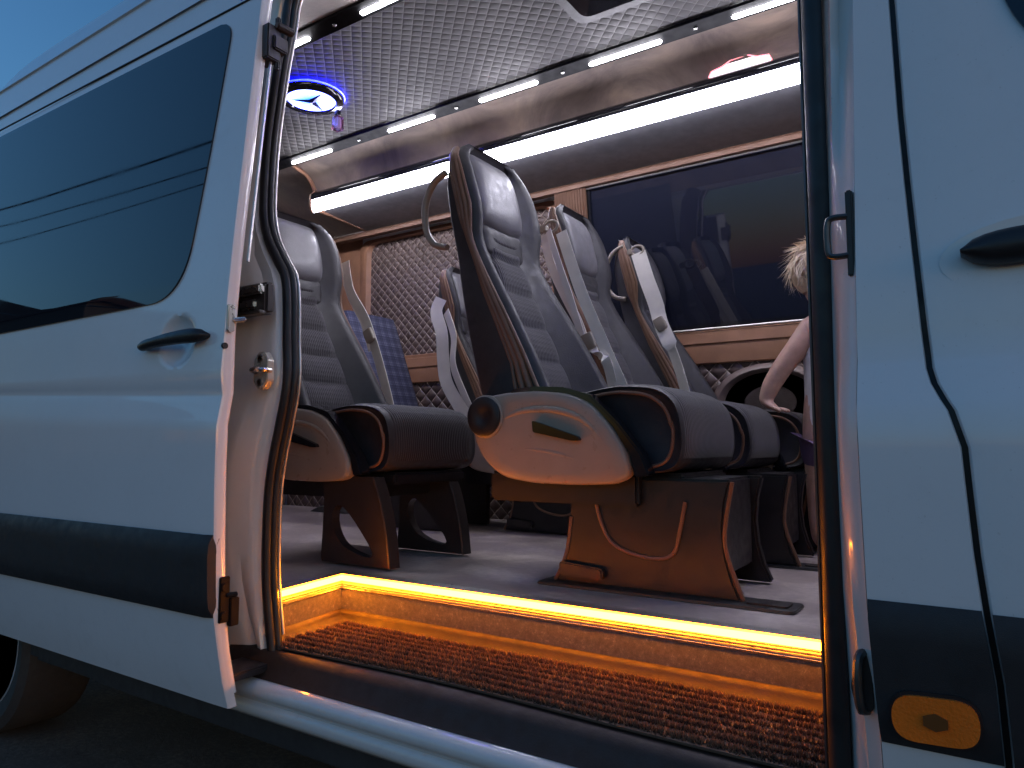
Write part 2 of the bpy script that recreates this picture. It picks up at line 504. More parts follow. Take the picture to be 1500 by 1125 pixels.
# side marker lamp
mk = roundpoly([(-.119, .643), (-.119, .699), (-.027, .703), (-.027, .647)], .029, 7)
mo = side_patch('marker_surround', [(x * 1.0 + (x + .072) * .06, z + (z - .672) * .16) for x, z in mk], M['black'], V, .018, nz=8)
ml = side_patch('side_marker', mk, M['marker'], V, .023, nz=10)
hx = [(-.072 + .0135 * math.cos(a) * 1.1, .6725 + .0105 * math.sin(a)) for a in [R(30 + 60 * k) for k in range(6)]]
hm = MB()
hm.slab(hx, sy(.67) - .026, sy(.67) - .022)
hm.build('marker_print', M['marker_dark'], ml)

# rocker / sill under the opening
SILL = [(.07, .385), (.035, .392), (.020, .404), (.016, .414), (.020, .428), (.026, .433), (.022, .438), (.013, .446), (.010, .456), (.014, .468), (.03, .476), (.05, .479)]
xs = frange(-1.60, .98, 20)
MB().grid([[(x, y, z) for y, z in SILL] for x in xs]).build('sill', M['jamb_paint'], V, angle=60)
# underbody
MB().box(-3.7, 1.6, .10, 1.88, .30, .44).build('underbody', M['hidden'], V, bevel=.02)
MB().box(-2.25, -.2, .085, .16, .31, .40).build('chassis_rail', M['hidden'], V, bevel=.01)

# step well: tread, riser, dark base mouldings
MB().grid([[(x, y, z) for y, z in [(.036, .478), (.046, .486), (.060, .514), (.072, .528), (.10, .530), (.37, .530)]] for x in frange(-1.56, -.17, 12)]).build('step_tread', M['step_dark'], V, angle=60)
RX0, RX1, RY = -1.504, -.185, .372
st = MB()
st.grid([[(x, RY, z) for z in (.528, .56, .60, .637)] for x in frange(RX0, RX1, 10)])
st.grid([[(RX0 + .05 * (1 - (y - .08) / (RY - .08)), y, z) for z in (.528, .56, .60, .637)] for y in frange(.08, RY, 5)])
st.build('step_riser', M['step'], V, angle=30)
# cove moulding at the foot of the riser
cv = MB()
prof = [(0, .030), (.006, .028), (.012, .020), (.016, .008), (.030, .004), (.032, 0)]
rows = []
for y in frange(.08, RY - .001, 4):
    x = RX0 + .05 * (1 - (y - .08) / (RY - .08))
    rows.append([(x + a, y - 0, .5305 + b) for a, b in prof])
rows[-1] = [(RX0 + a, RY - a, .5305 + b) for a, b in prof]
for x in frange(RX0 + .06, RX1, 10): rows.append([(x, RY - a, .5305 + b) for a, b in prof])
cv.grid(rows).build('step_cove', M['step_dark'], V, angle=60)
# aluminium threshold profile with ribs and the amber strip
th = MB(); PR = [(.055, .6495), (.050, .6520), (.004, .6525), (-.003, .6525), (-.0035, .6515), (-.003, .650), (-.002, .6365), (-.004, .636), (-.004, .633), (-.002, .632), (-.005, .630), (-.005, .627), (-.002, .626), (-.005, .624), (-.005, .621), (-.002, .620), (-.004, .617), (0, .612)]
rows = []
for y in (.10, RY - .12):
    x = RX0 + .05 * (1 - (y - .08) / (RY - .08)); rows.append([(x - a, y, z) for a, z in PR])
rows.append([(RX0 - a, RY + a, z) for a, z in PR])
for x in frange(RX0 + .08, RX1, 8): rows.append([(x, RY + a, z) for a, z in PR])
TH = th.grid(rows).build('threshold', M['alu'], V, angle=25)
LP = [(-.0035, .6525), (-.0130, .6525), (-.0145, .641), (-.0085, .6375)]
rows = [[(RX0 + .05 * (1 - (.105 - .08) / (RY - .08)) - a, .105, z) for a, z in LP], [(RX0 - a, RY + a, z) for a, z in LP], [(RX1 + .002, RY + a, z) for a, z in LP]]
MB().grid(rows, close_v=True, cap=True).build('step_light', M['amber'], TH, smooth=False)
LQ = [(-.0036, .6528), (-.0130, .6528), (-.0125, .6545), (-.0045, .6545)]
rows = [[(RX0 + .05 * (1 - (.105 - .08) / (RY - .08)) - a, .105, z) for a, z in LQ], [(RX0 - a, RY + a, z) for a, z in LQ], [(RX1 + .002, RY + a, z) for a, z in LQ]]
MB().grid(rows, close_v=True, cap=True).build('added_top_glow', M['amber_soft'], TH, smooth=False)  # added glow on top of the strip, tints floor and pedestals amber

# floor
MB().grid([[(x, y, .648) for x in frange(-3.6, .95, 12)] for y in [RY + .01, .6, .9, 1.2, 1.5, 1.9]]).build('floor', M['floor'], V)
MB().grid([[(x, y, .648) for x in frange(-3.6, RX0 + .0, 6)] for y in [.12, .2, .3, RY + .01]]).build('floor_corner', M['floor'], V)
# seat rails in the floor
for (x0, x1, y0, y1) in [(-1.0, -.36, .565, .672), (-1.0, -.40, 1.165, 1.262), (-1.0, -.40, 1.70, 1.79)]:
    rl = MB(); p = roundpoly([(x0, y0), (x1, y0), (x1, y1), (x0, y1)], .02)
    rl.prism(p, lambda q: (q[0], q[1], .648), lambda q: (q[0], q[1], .655))
    ro = rl.build('floor_plate', M['dark_metal'], V, bevel=.002)
    p = roundpoly([(x0 + .53, y0 + .028), (x1 - .02, y0 + .028), (x1 - .02, y1 - .024), (x0 + .53, y1 - .024)], .008)
    MB().prism(p, lambda q: (q[0], q[1], .6555), lambda q: (q[0], q[1], .6585)).build('plate_inset', M['dark_plastic'], ro, bevel=.001)

# C pillar jamb (left of the opening)
SEALC = [(.49, -1.425), (.514, -1.43), (.559, -1.441), (.683, -1.462), (.86, -1.467), (.959, -1.454), (1.057, -1.428), (1.155, -1.407), (1.359, -1.428), (1.422, -1.444), (1.471, -1.480), (1.531, -1.521), (1.60, -1.545), (1.70, -1.552), (1.815, -1.551), (1.983, -1.534), (2.075, -1.518), (2.187, -1.502), (2.27, -1.44)]
sc = lambda z: lerp(SEALC, z)
zs = [.50, .52, .55, .60, .68, .75, .82, .90, .96, 1.02, 1.08, 1.13, 1.20, 1.27, 1.33, 1.39, 1.44, 1.49, 1.55, 1.62, 1.70, 1.80, 1.90, 2.0, 2.1, 2.2, 2.27]
rows = []
for z in zs:
    o = sy(z); e = sc(z); ys = .075 + max(0, z - 1.15) * .05
    dent = .018 * math.exp(-((z - 1.17) / .10) ** 2) + .012 * math.exp(-((z - 1.355) / .05) ** 2)
    mid = max(min(e - .055, -1.485), -1.555)
    rows.append([(-1.64, o + .005, z), (-1.60, o + .004, z), (-1.585, o + .012, z), (-1.575, o + .035, z),
                 (mid - .030, o + .042 + dent, z), (mid - .012, o + .048 + dent * .7, z), (mid, o + .062, z), (e - .030, o * .4 + ys - .014, z), (e - .016, ys - .004, z), (e - .006, ys + .012, z), (e - .004, ys + .05, z)])
MB().grid(rows).build('rear_pillar', M['jamb_paint'], V, angle=40)
# door seals
def seal(path, name='door_seal', r=.013):
    return MB().tube(smoothpath(path, 5), r, 10, flat=1.25).build(name, M['rubber'], V, angle=70)
pathc = [(sc(z) + .012, .082 + max(0, z - 1.15) * .05, z) for z in (.495, .56, .68, .80, .90, .98, 1.057, 1.155, 1.26, 1.359, 1.422, 1.471, 1.531, 1.60, 1.70, 1.815, 1.983, 2.1, 2.187, 2.27)]
seal(pathc, r=.0105)
seal([(x + .010, y + .012, z) for x, y, z in pathc], r=.0085)
MB().tube(smoothpath([(x + .016, y + .024, z) for x, y, z in pathc[1:]], 5), .004, 6).build('seal_trim', M['alu'], V, angle=70)
# inner trim behind the seal
MB().grid([[(sc(z) - .01, .10 + max(0, z - 1.15) * .05, z), (sc(z) - .10, .17 + max(0, z - 1.15) * .05, z)] for z in zs]).build('pillar_trim', M['dark_plastic'], V)
# latch bracket and striker on the rear pillar
lb = MB(); lb.box(-1.545, -1.410, .026, .052, 1.316, 1.392)
LB = lb.build('latch_guide', M['black'], V, bevel=.006)
l2 = MB(); l2.box(-1.540, -1.416, .012, .030, 1.362, 1.386); l2.build('guide_plate', M['metal'], LB, bevel=.005)
l3 = MB(); l3.box(-1.500, -1.440, .016, .030, 1.328, 1.352); l3.build('guide_roller', M['metal'], LB, bevel=.006)
l3 = MB(); l3.box(-1.55, -1.412, .010, .030, 1.314, 1.322); l3.build('guide_rail', M['dark_metal'], LB, bevel=.002)
sp = roundpoly([(-1.454, 1.155), (-1.454, 1.205), (-1.438, 1.225), (-1.418, 1.225), (-1.402, 1.205), (-1.402, 1.155), (-1.418, 1.136), (-1.438, 1.136)], .006)
S = MB().slab(sp, .030, .050).build('striker', M['galv'], V, bevel=.002)
MB().tube(smoothpath([(-1.440, .04, 1.18), (-1.440, .018, 1.18), (-1.430, .010, 1.18), (-1.414, .010, 1.18), (-1.404, .018, 1.18), (-1.404, .04, 1.18)], 4), .0065, 8).build('striker_loop', M['metal'], S)
for z in (1.152, 1.209):
    MB().lathe([(.0005, 0), (.009, 0), (.009, .005), (.004, .005), (.004, .002), (.0005, .002)], 12, lambda r, h, t, z=z: (-1.428 + r * math.cos(t), .032 - h, z + r * math.sin(t))).build('bolt', M['metal'], S)
# rubber stop at top and lower roller arm
MB().lathe([(.0005, .012), (.006, .012), (.012, .008), (.014, 0)], 14, lambda r, h, t: (-1.495 + r * math.cos(t), .098 - h, 2.075 + r * math.sin(t))).build('rubber_stop', M['black'], V)
ar = MB(); ar.box(-1.50, -1.40, -.055, .13, .488, .506); ar.box(-1.60, -1.47, -.065, -.035, .485, .51)
ar.build('roller_arm', M['black'], V, bevel=.004)

# B pillar (right of the opening)
zs2 = [.46, .52, .57, .62, .68, .74, .80, .86, .92, .98, 1.02, 1.06, 1.12, 1.18, 1.24, 1.28, 1.32, 1.4, 1.5, 1.6, 1.75, 1.9, 2.05, 2.2]
rows = []
for z in zs2:
    o = sy(z); b = bed(z)
    w = .5 + .5 * math.tanh((1.20 - z) / .025)
    w2 = .5 + .5 * math.tanh((.86 - z) / .02) - .5 * (1 - math.tanh((z - .60) / .02)) * .0
    rows.append([(b, o + .003, z), (b - .006, o + .008, z), (b - .012 - .006 * w, o + .014, z), (b - .022 - .006 * w + .004 * w2, o + .022 + .014 * w, z), (b - .032, .050 + .010 * w - .006 * w2, z), (b - .040, .072, z), (b - .050, .088, z), (b - .055, .14, z)])
MB().grid(rows).build('middle_pillar', M['jamb_paint'], V, angle=45)
bt = MB()
rows = []
for z in zs2[:]:
    b = -.186; lean = max(0, z - 1.1) * .0
    rows.append([(b + .004, .074, z), (b - .004, .069, z), (b - .014, .070, z), (b - .024, .076, z), (b - .028, .088, z), (b - .028, .20, z), (b + .02, .2, z)])
bt.grid(rows).build('pillar_trim', M['rubber'], V, angle=50)
MB().tube([(-.2165, .094, z) for z in zs2], .0035, 6).build('seal_trim', M['dark_metal'], V)
# grab loop/striker and lower latch on the middle pillar
sp = MB(); sp.box(-.152, -.143, .012, .03, 1.232, 1.352); G = sp.build('striker_plate', M['black'], V, bevel=.002)
MB().tube(smoothpath([(-.150, .016, 1.262), (-.170, .014, 1.262), (-.176, .014, 1.272), (-.176, .014, 1.306), (-.170, .014, 1.316), (-.150, .016, 1.316)], 4), .0045, 8).build('striker_loop', M['dark_metal'], G)
for z in (1.245, 1.336): MB().lathe([(.0005, 0), (.006, 0), (.006, .004), (.0005, .004)], 10, lambda r, h, t, z=z: (-.149 - h, .028 + r * math.cos(t), z + r * math.sin(t))).build('bolt', M['dark_metal'], G)
sp = MB(); sp.slab(roundpoly([(-.160, .735), (-.142, .745), (-.141, .665), (-.160, .655), (-.168, .690)], .006), .004, .012)
G = sp.build('lower_latch', M['black'], V, bevel=.002)
MB().tube(smoothpath([(-.150, .01, .735), (-.156, -.002, .73), (-.158, -.006, .70), (-.156, -.002, .668), (-.150, .01, .662)], 4), .006, 8).build('latch_hook', M['dark_metal'], G)

# ------------------------------------------------------------------ sliding door (open, to the left)
DY = -.105; DX1 = -1.392; DX0 = -2.98
dprof = lambda z: lerp([(.44, .052), (.50, .036), (.56, .024), (.64, .010), (.80, .004), (.90, .001), (1.045, 0), (1.10, .010), (1.115, .013), (1.15, .006), (1.39, .020), (1.63, .041), (1.84, .060), (2.06, .080), (2.095, .086)], z)
def dcre(x): return .045 * max(0, (DX1 - x)) / 1.1
zd = [.44, .47, .50, .54, .58, .62, .64, .70, .80, .90, 1.0, 1.03, 1.045, 1.06, 1.08, 1.095, 1.103, 1.109, 1.115, 1.13, 1.16] + frange(1.175, 1.315, 19) + [1.335, 1.45, 1.6, 1.75, 1.9, 2.0, 2.06, 2.09]
def bowl(x, z):
    q = ((x + 1.572) / .070) ** 2 + ((z - 1.245) / .060) ** 2
    return .022 * (1 - q) ** .6 if q < 1 else 0
def zwarp(z, x):
    k = dcre(x)
    return z + k * math.exp(-((z - 1.09) / .10) ** 2)
rows = []
nx = 30
for z in zd:
    r = []
    y = DY + dprof(z)
    xs_ = sorted(frange(DX0, DX1, nx) + frange(-1.655, -1.495, 21))
    r.append((DX1, y + .022, z)); r.append((DX1 + .001, y + .006, z)); r.append((DX1 - .002, y + .001, z))
    for x in reversed(xs_[:-1]):
        r.append((x, y + bowl(x, z), zwarp(z, x)))
    r.append((DX0 - .003, y + .006, zwarp(z, DX0))); r.append((DX0 - .003, y + .03, zwarp(z, DX0)))
    rows.append(r)
b0 = [(p[0], DY + dprof(.44) + .02, p[2] + .002) for p in rows[0]]
t0 = [(p[0], DY + dprof(2.09) + .03, p[2] + .004) for p in rows[-1]]
SD = MB().grid([b0] + rows + [t0]).build('sliding_door', M['paint'], V, angle=42)
# door edge frame (white, seen edge-on) and inner lining
zi = [.47, .56, .66, .80, .95, 1.05, 1.12, 1.25, 1.4, 1.6, 1.8, 2.0, 2.08]
rows = []
for z in zi:
    y = DY + dprof(z)
    rows.append([(DX1 - .001, y + .008, z), (DX1 + .002, y + .016, z), (DX1 + .001, y + .026, z), (DX1 - .004, y + .031, z), (DX1 - .05, y + .033, z), (DX1 - .06, y + .034, z)])
MB().grid(rows).build('door_edge', M['paint'], SD, angle=45)
MB().grid([[(x, DY + dprof(z) + .036, z) for x in (DX0, -2.2, -1.8, DX1 - .05)] for z in zi]).build('door_lining', M['hidden'], SD)
# seal strip along the door edge top (silver spots)
MB().tube([(DX1 + .004, DY + dprof(z) + .040, z) for z in (1.42, 1.6, 1.8, 1.95)], .004, 6).build('edge_trim', M['alu'], SD)
# upper hinge hardware
hh = MB(); hh.box(DX1 - .03, DX1 + .022, DY + dprof(1.97) + .012, DY + dprof(1.97) + .05, 1.915, 2.0)
hh.box(DX1 - .01, DX1 + .03, DY + dprof(1.97) + .026, DY + dprof(1.97) + .066, 1.94, 1.975)
hh.tube([(DX1 + .012, DY + .12, 1.90), (DX1 + .012, DY + .12, 2.03)], .008, 8)
hh.tube([(DX1 + .024, DY + .105, 2.0), (DX1 + .028, DY + .15, 2.0)], .011, 10)
hh.build('upper_roller', M['black'], SD, bevel=.003)
# small mid-edge catch & lower latch
cc = MB(); cc.box(DX1 - .002, DX1 + .006, DY + .016, DY + .034, 1.255, 1.315); cc.tube([(DX1 + .004, DY + .03, 1.28), (DX1 + .014, DY + .055, 1.285)], .007, 8)
cc.tube([(DX1 + .004, DY + .02, 1.258), (DX1 + .010, DY + .02, 1.258)], .008, 8)
cc.build('door_catch', M['metal'], SD, bevel=.002)
MB().tube([(DX1 - .002, DY + .013, 1.222), (DX1 + .004, DY + .013, 1.222)], .007, 10).build('edge_plug', M['black'], SD)
ll = MB(); ll.box(DX1 - .001, DX1 + .006, DY + .020, DY + .044, .625, .722)
ll.tube([(DX1 + .004, DY + .03, .700), (DX1 + .010, DY + .03, .700)], .010, 10)
ll.tube([(DX1 + .004, DY + .03, .640), (DX1 + .010, DY + .03, .640)], .010, 10)
ll.tube([(DX1 + .004, DY + .036, .682), (DX1 + .012, DY + .058, .682)], .006, 10)
ll.box(DX1 - .004, DX1 + .010, DY + .044, DY + .066, .615, .675)
ll.build('door_lock', M['rail'], SD, bevel=.004)
# window
dsy = lambda z: dprof(z)
dw = roundpoly([(-1.492, 2.045), (-1.520, 1.70), (-1.565, 1.348), (-2.92, 1.352), (-2.92, 2.075)], [.06, .6, .14, .05, .05], 10)
side_patch('window', dw, M['tint_glass'], SD, .004, DY, dsy, nz=24)
# handle
n = 21; rows = []
for i in range(n):
    t = i / (n - 1); x = -1.705 + .262 * t; zc = 1.239 + .010 * t + .004 * math.sin(t * math.pi)
    hw = (.0125 + .006 * max(0, (t - .25) / .75)) * math.sqrt(max(.02, 1 - (2 * t - 1) ** 8))
    if t < .22: hw *= 1.06
    y = DY + dprof(zc) - .004 - .020 * math.sqrt(max(0, 1 - (2 * t - 1) ** 4))
    rows.append([(x, y + math.cos(a) * .013, zc + hw * math.sin(a)) for a in [2 * math.pi * q / 14 for q in range(14)]])
MB().grid(rows, close_v=True, cap=True).build('handle', M['black'], SD, angle=60)
# rub strip
zs3 = frange(.638, .813, 9); rows = []
for i, z in enumerate(zs3):
    t = i / 8; pr = .013 * (1 - (2 * t - 1) ** 6) + .002
    y = DY + dprof(z) - pr
    r = [(DX1 + .001 - .012 * t * 0, y + .02, z), (DX1 - .003, y + .002, z)]
    r += [(DX1 - .022 - (DX1 - .022 - DX0) * k / 12, y - (.006 if 0 < k else .006), z - .006 * k / 12) for k in range(13)]
    rows.append(r)
MB().grid(rows).build('rub_strip', M['moulding'], SD, angle=25)
# thin shut line above the window
MB().tube([(x, DY + dprof(2.078) - .0005, 2.079 + (.02 * (DX1 - x) / 1.3)) for x in frange(DX0, DX1 - .005, 8)], .0028, 6).build('shut_line', M['rubber'], SD)

# ------------------------------------------------------------------ body upper, roof, far side, rear, front
# near side body behind the open door
MB().grid([[(x, sy(z), z) for x in frange(-3.72, -1.64, 16)] for z in [.46, .6, .8, 1.0, 1.1, 1.3, 1.6, 2.0, 2.25, 2.4]]).build('rear_side_panel', M['paint'], V, angle=50)
ROOF = [(.090, 2.28), (.110, 2.40), (.104, 2.404), (.112, 2.41), (.150, 2.505), (.20, 2.575), (.28, 2.635), (.45, 2.67), (.99, 2.69)]
prof = ROOF + [(W2 - y, z) for y, z in reversed(ROOF[:-1])]
def rend(x):   # roof falls away at the rear end
    t = min(1, max(0, (-3.03 - x) / .33)); return 1 - math.sqrt(max(0, 1 - t * t)) if t < 1 else 1
rows = []
for x in [-3.72, -3.5, -3.4, -3.36, -3.345, -3.32, -3.28, -3.22, -3.15, -3.08, -3.0, -2.8, -2.2, -1.6, -1.0, -.4, .2, .8, 1.0]:
    k = rend(x)
    rows.append([(x, y, z if z < 2.405 else 2.405 + (z - 2.405) * (1 - .97 * k)) for y, z in prof])
MB().grid(rows).build('roof', M['paint'], V, angle=35)
# header above the opening
MB().grid([[(x, y, z) for y, z in [(.12, 2.30), (.13, 2.25), (.16, 2.245), (.20, 2.27), (.22, 2.45)]] for x in frange(-1.7, .98, 10)]).build('door_header', M['jamb_paint'], V)
MB().grid([[(x, sy(z), z) for x in frange(-1.62, .98, 12)] for z in (2.24, 2.3, 2.4)]).build('upper_side_panel', M['paint'], V)
# far side outer, rear
MB().grid([[(x, W2 - sy(z), z) for x in frange(-3.72, .98, 6)] for z in [.44, .6, .8, 1.1, 1.6, 2.0, 2.3]]).build('far_side_panel', M['paint'], V)
MB().grid([[(-3.72 - .05 * math.sin(math.pi * (y / W2)), .04 + y * .98, z) for y in frange(0, W2, 9)] for z in [.42, 1.0, 1.6, 2.3, 2.5]]).build('rear_panel', M['paint'], V)
# nose
rows = []
for x, zt, k in [(.98, 2.42, 0), (1.3, 2.36, .02), (1.6, 1.85, .03), (1.95, 1.35, .05), (2.2, 1.22, .08), (2.45, 1.05, .16), (2.52, .6, .2)]:
    rows.append([(x, y, z) for y, z in [(.03 + k, .42), (.0 + k, .8), (k, min(1.1, zt - .1)), (.06 + k, zt), (.5, zt + .08), (.99, zt + .1), (W2 - .5, zt + .08), (W2 - .06 - k, zt), (W2 - k, min(1.1, zt - .1)), (W2 - k, .8), (W2 - .03 - k, .42)]])
MB().grid(rows).build('nose', M['paint'], V, angle=40)
MB().grid([[(x + .012, y, z) for y in frange(.16, 1.82, 6)] for x, z in [(1.335, 2.40), (1.61, 1.95), (1.9, 1.52)]]).build('windscreen', M['tint_glass'], V)

# wheels
def wheel(x, y, s):
    w_ = MB(); r = .345
    pr = [(.25, .0), (.27, -.010), (.31, -.016), (.335, .0), (.345, .03), (.345, .19), (.335, .215), (.30, .225), (.20, .225)]
    T = w_.lathe(pr, 48, lambda a, h, t: (x + a * math.cos(t), y + s * h, .345 + a * math.sin(t))).build('wheel', M['tyre'], V, angle=30)
    rm = MB(); rm.lathe([(.255, -.004), (.250, -.008), (.240, .008), (.225, .05), (.06, .06), (.055, .02), (.0005, .018)], 40, lambda a, h, t: (x + a * math.cos(t), y + s * (h + .004), .345 + a * math.sin(t)))
    R_ = rm.build('rim', M['rim'], T)
    sk = MB()
    for k in range(6):
        a = 2 * math.pi * k / 6 + .3
        d = Vector((math.cos(a), 0, math.sin(a))); n_ = Vector((-math.sin(a), 0, math.cos(a)))
        c = Vector((x, y, .345)); rows = []
        for q, ww in ((.045, .024), (.12, .018), (.242, .028)):
            p = c + d * q; yy = s * (.012 if q < .2 else .004)
            rows.append([tuple(p + n_ * ww + Vector((0, yy, 0))), tuple(p - n_ * ww + Vector((0, yy, 0))), tuple(p - n_ * ww + Vector((0, yy + s * .03, 0))), tuple(p + n_ * ww + Vector((0, yy + s * .03, 0)))])
        sk.grid(rows, close_v=True, cap=True)
    sk.build('wheel_spokes', M['rim'], T, bevel=.004)
for x in (-3.0, 1.35):
    wheel(x, .10, 1); wheel(x, 1.88, -1)

# ------------------------------------------------------------------ cabin lining
CZ = 2.465
# ceiling panel between the rails
MB().grid([[(x, y, CZ + .02 * (1 - ((y - .92) / .36) ** 2)) for y in frange(.58, 1.27, 7)] for x in frange(-3.66, 1.1, 18)]).build('ceiling', M['ceil_quilt'], V)
# near cove
MB().grid([[(x, y, z) for y, z in [(.56, CZ), (.45, CZ - .02), (.34, CZ - .06), (.22, CZ - .14), (.20, CZ - .2)]] for x in frange(-3.66, 1.1, 10)]).build('ceiling_cove', M['suede'], V)
# rear of cabin
MB().grid([[(-3.62, y, z) for y in frange(.12, 1.88, 8)] for z in frange(.65, CZ + .02, 8)]).build('rear_lining', M['suede'], V)
# near side lining behind the opening
MB().grid([[(x, .15 + max(0, z - 1.15) * .06, z) for x in (-3.62, -2.5, -1.66)] for z in frange(.64, 2.35, 8)]).build('near_side_lining', M['hidden'], V)
# cab divider so the cabin is closed in front
MB().grid([[(1.05, y, z) for y in frange(.12, 1.88, 8)] for z in frange(.6, CZ + .02, 8)]).build('cab_lining', M['hidden'], V)
MB().grid([[(x, .13, z) for x in (-.16, .4, 1.05)] for z in (.6, 1.4, 2.3)]).build('front_side_lining', M['hidden'], V)

# light rails in the ceiling with tubes
TUBES = [(-3.46, -3.19), (-2.90, -2.61), (-2.235, -1.96), (-1.715, -1.43), (-1.20, -.91), (-.66, -.38), (-.1, .18), (.5, .78)]
for (yc, tubes) in ((1.285, TUBES), (.575, [(a + .03, b + .02) for a, b in TUBES])):
    rl = MB(); rl.grid([[(x, yc + a, CZ + b) for a, b in [(-.034, -.002), (-.030, -.010), (.026, -.022), (.034, -.016), (.034, .004)]] for x in frange(-3.62, 1.0, 6)])
    RO = rl.build('light_rail', M['rail'], V, angle=30)
    for a, b in tubes:
        if yc < 1:
            if a < -3.6: continue
        tb = MB(); tb.box(a, b, yc - .009, yc + .011, CZ - .028, CZ - .014)
        tb.build('light_tube', M['white_tube'], RO, bevel=.006)
    for a, b in zip(tubes[:-1], tubes[1:]):
        xm = (a[1] + b[0]) / 2
        sc_ = MB().lathe([(.0005, .004), (.006, .003), (.008, 0)], 10, lambda r, h, t, xm=xm: (xm + r * math.cos(t), yc + r * math.sin(t), CZ - .018 - h))
        sc_.build('screw', M['metal'], RO)

# luggage rack on the far side: cove front, lamp, underside
CO = [(1.315, CZ - .004), (1.36, CZ - .012), (1.41, CZ - .030), (1.45, CZ - .058), (1.478, CZ - .095), (1.480, CZ - .115)]
RX = frange(-2.93, 1.0, 16)
rk = MB(); rk.grid([[(x, y, z) for y, z in CO] for x in RX])
RK = rk.build('luggage_rack', M['suede'], V, angle=60)
# black glossy band above the lamp
MB().grid([[(x, y, z) for y, z in [(1.480, 2.352), (1.458, 2.349), (1.440, 2.333), (1.435, 2.312), (1.443, 2.300)]] for x in RX]).build('rack_band', M['gloss_black'], RK, angle=60)
lm = MB()
lm.grid([[(x, y, z) for y, z in [(1.443, 2.302), (1.438, 2.297), (1.440, 2.264), (1.446, 2.243), (1.457, 2.236), (1.469, 2.242), (1.476, 2.255), (1.476, 2.27)]] for x in frange(-2.925, 1.0, 10)], cap=False)
lm.build('rack_lamp', M['rack_tube'], RK, angle=60)
MB().grid([[(x, y, z) for y, z in [(1.470, 2.268), (1.49, 2.268), (1.70, 2.250), (1.87, 2.236)]] for x in RX]).build('rack_underside', M['rack_under'], RK)
MB().prism([(1.315, CZ - .004), (1.36, CZ - .012), (1.41, CZ - .030), (1.45, CZ - .058), (1.478, CZ - .095), (1.44, 2.333), (1.438, 2.300), (1.440, 2.264), (1.458, 2.236), (1.476, 2.255), (1.87, 2.236), (1.87, CZ)], lambda p: (-2.931, p[0], p[1]), lambda p: (-2.945, p[0], p[1])).build('rack_end', M['trim'], RK)
MB().tube([(-2.94, y, z) for y, z in [(1.312, CZ - .008), (1.35, CZ - .018), (1.41, CZ - .034), (1.445, CZ - .065), (1.470, CZ - .1)]], .010, 8).build('end_piping', M['tan'], RK)
# aluminium rail where rack meets the wall
MB().grid([[(x, y, z) for y, z in [(1.868, 2.262), (1.855, 2.255), (1.853, 2.238), (1.866, 2.232)]] for x in frange(-3.6, 1.0, 6)]).build('wall_rail', M['alu'], V, angle=30)
for x in (-3.2, -2.6, -2.0, -1.45, -.93, -.40): MB().lathe([(.0005, .004), (.005, .004), (.007, 0)], 10, lambda r, h, t, x=x: (x + r * math.cos(t), 1.853 - h, 2.247 + r * math.sin(t))).build('screw', M['metal'], V)
# rear corner above, brown
MB().grid([[(x, y, z) for y, z in [(1.315, CZ - .004), (1.50, CZ - .03), (1.70, CZ - .12), (1.84, CZ - .2), (1.86, 2.24)]] for x in (-3.62, -3.3, -2.946)]).build('rear_cove', M['suede'], V)
# far wall: lower quilt, tan belt, upper trim
YW = 1.88
WL = lambda z: YW - (z - 1.485) * .125
MB().grid([[(x, YW, z) for x in frange(-3.6, 1.0, 12)] for z in (.64, .9, 1.1, 1.345)]).build('lower_wall_panel', M['side_quilt'], V)
MB().grid([[(x, y, z) for y, z in [(YW, 1.343), (YW - .012, 1.348), (YW - .016, 1.40), (YW - .014, 1.425), (YW - .020, 1.43), (YW - .016, 1.478), (YW - .004, 1.485)]] for x in frange(-3.6, 1.0, 12)]).build('wall_trim', M['tan'], V, angle=30)
MB().grid([[(x, YW + .002, z) for x in (-3.6, -2.995)] for z in (1.48, 1.8, 2.24)]).build('wall_panel', M['tan'], V)
MB().grid([[(x, y, z) for y, z in [(YW - .014, 2.234), (YW - .085, 2.215), (YW - .108, 2.196), (YW - .108, 2.178), (YW - .080, 2.174)]] for x in frange(-3.6, 1.0, 8)]).build('upper_wall_trim', M['pleat'], V)
# quilted blind in the rear window recess with tan surround
q = roundpoly([(-2.935, 1.50), (-2.935, 2.165), (-1.72, 2.165), (-1.72, 1.50)], .07, 6)
fr = MB(); rows = []
for off, yy in ((.075, YW + .004), (.060, YW - .014), (.012, YW - .014), (.0, YW + .004), (-.01, YW + .02)):
    rows.append([(x + (-off if x < -2.3 else off) * 1.0, yy, z + (-off if z < 1.83 else off) * .35) for x, z in q])
FR = fr.grid(rows, close_v=True).build('recess_surround', M['tan'], V, angle=50)
MB().slab(q, YW + .010, YW + .02).build('quilted_blind', M['wall_quilt'], FR)
for x in (-2.40, -2.1): MB().lathe([(.0005, .012), (.007, .010), (.009, 0)], 10, lambda r, h, t, x=x: (x + r * math.cos(t), YW - .016 - h, 1.487 + r * math.sin(t))).build('blind_button', M['dark_metal'], FR)
# pleated curtain between recess and window
rows = []
for i in range(61):
    x = -1.645 + .165 * i / 60
    rows.append([(x, WL(z) - .012 - .007 * math.sin(i * 1.25), z) for z in (1.49, 1.8, 2.0, 2.19)])
MB().grid(rows).build('curtain', M['pleat'], V, angle=80)
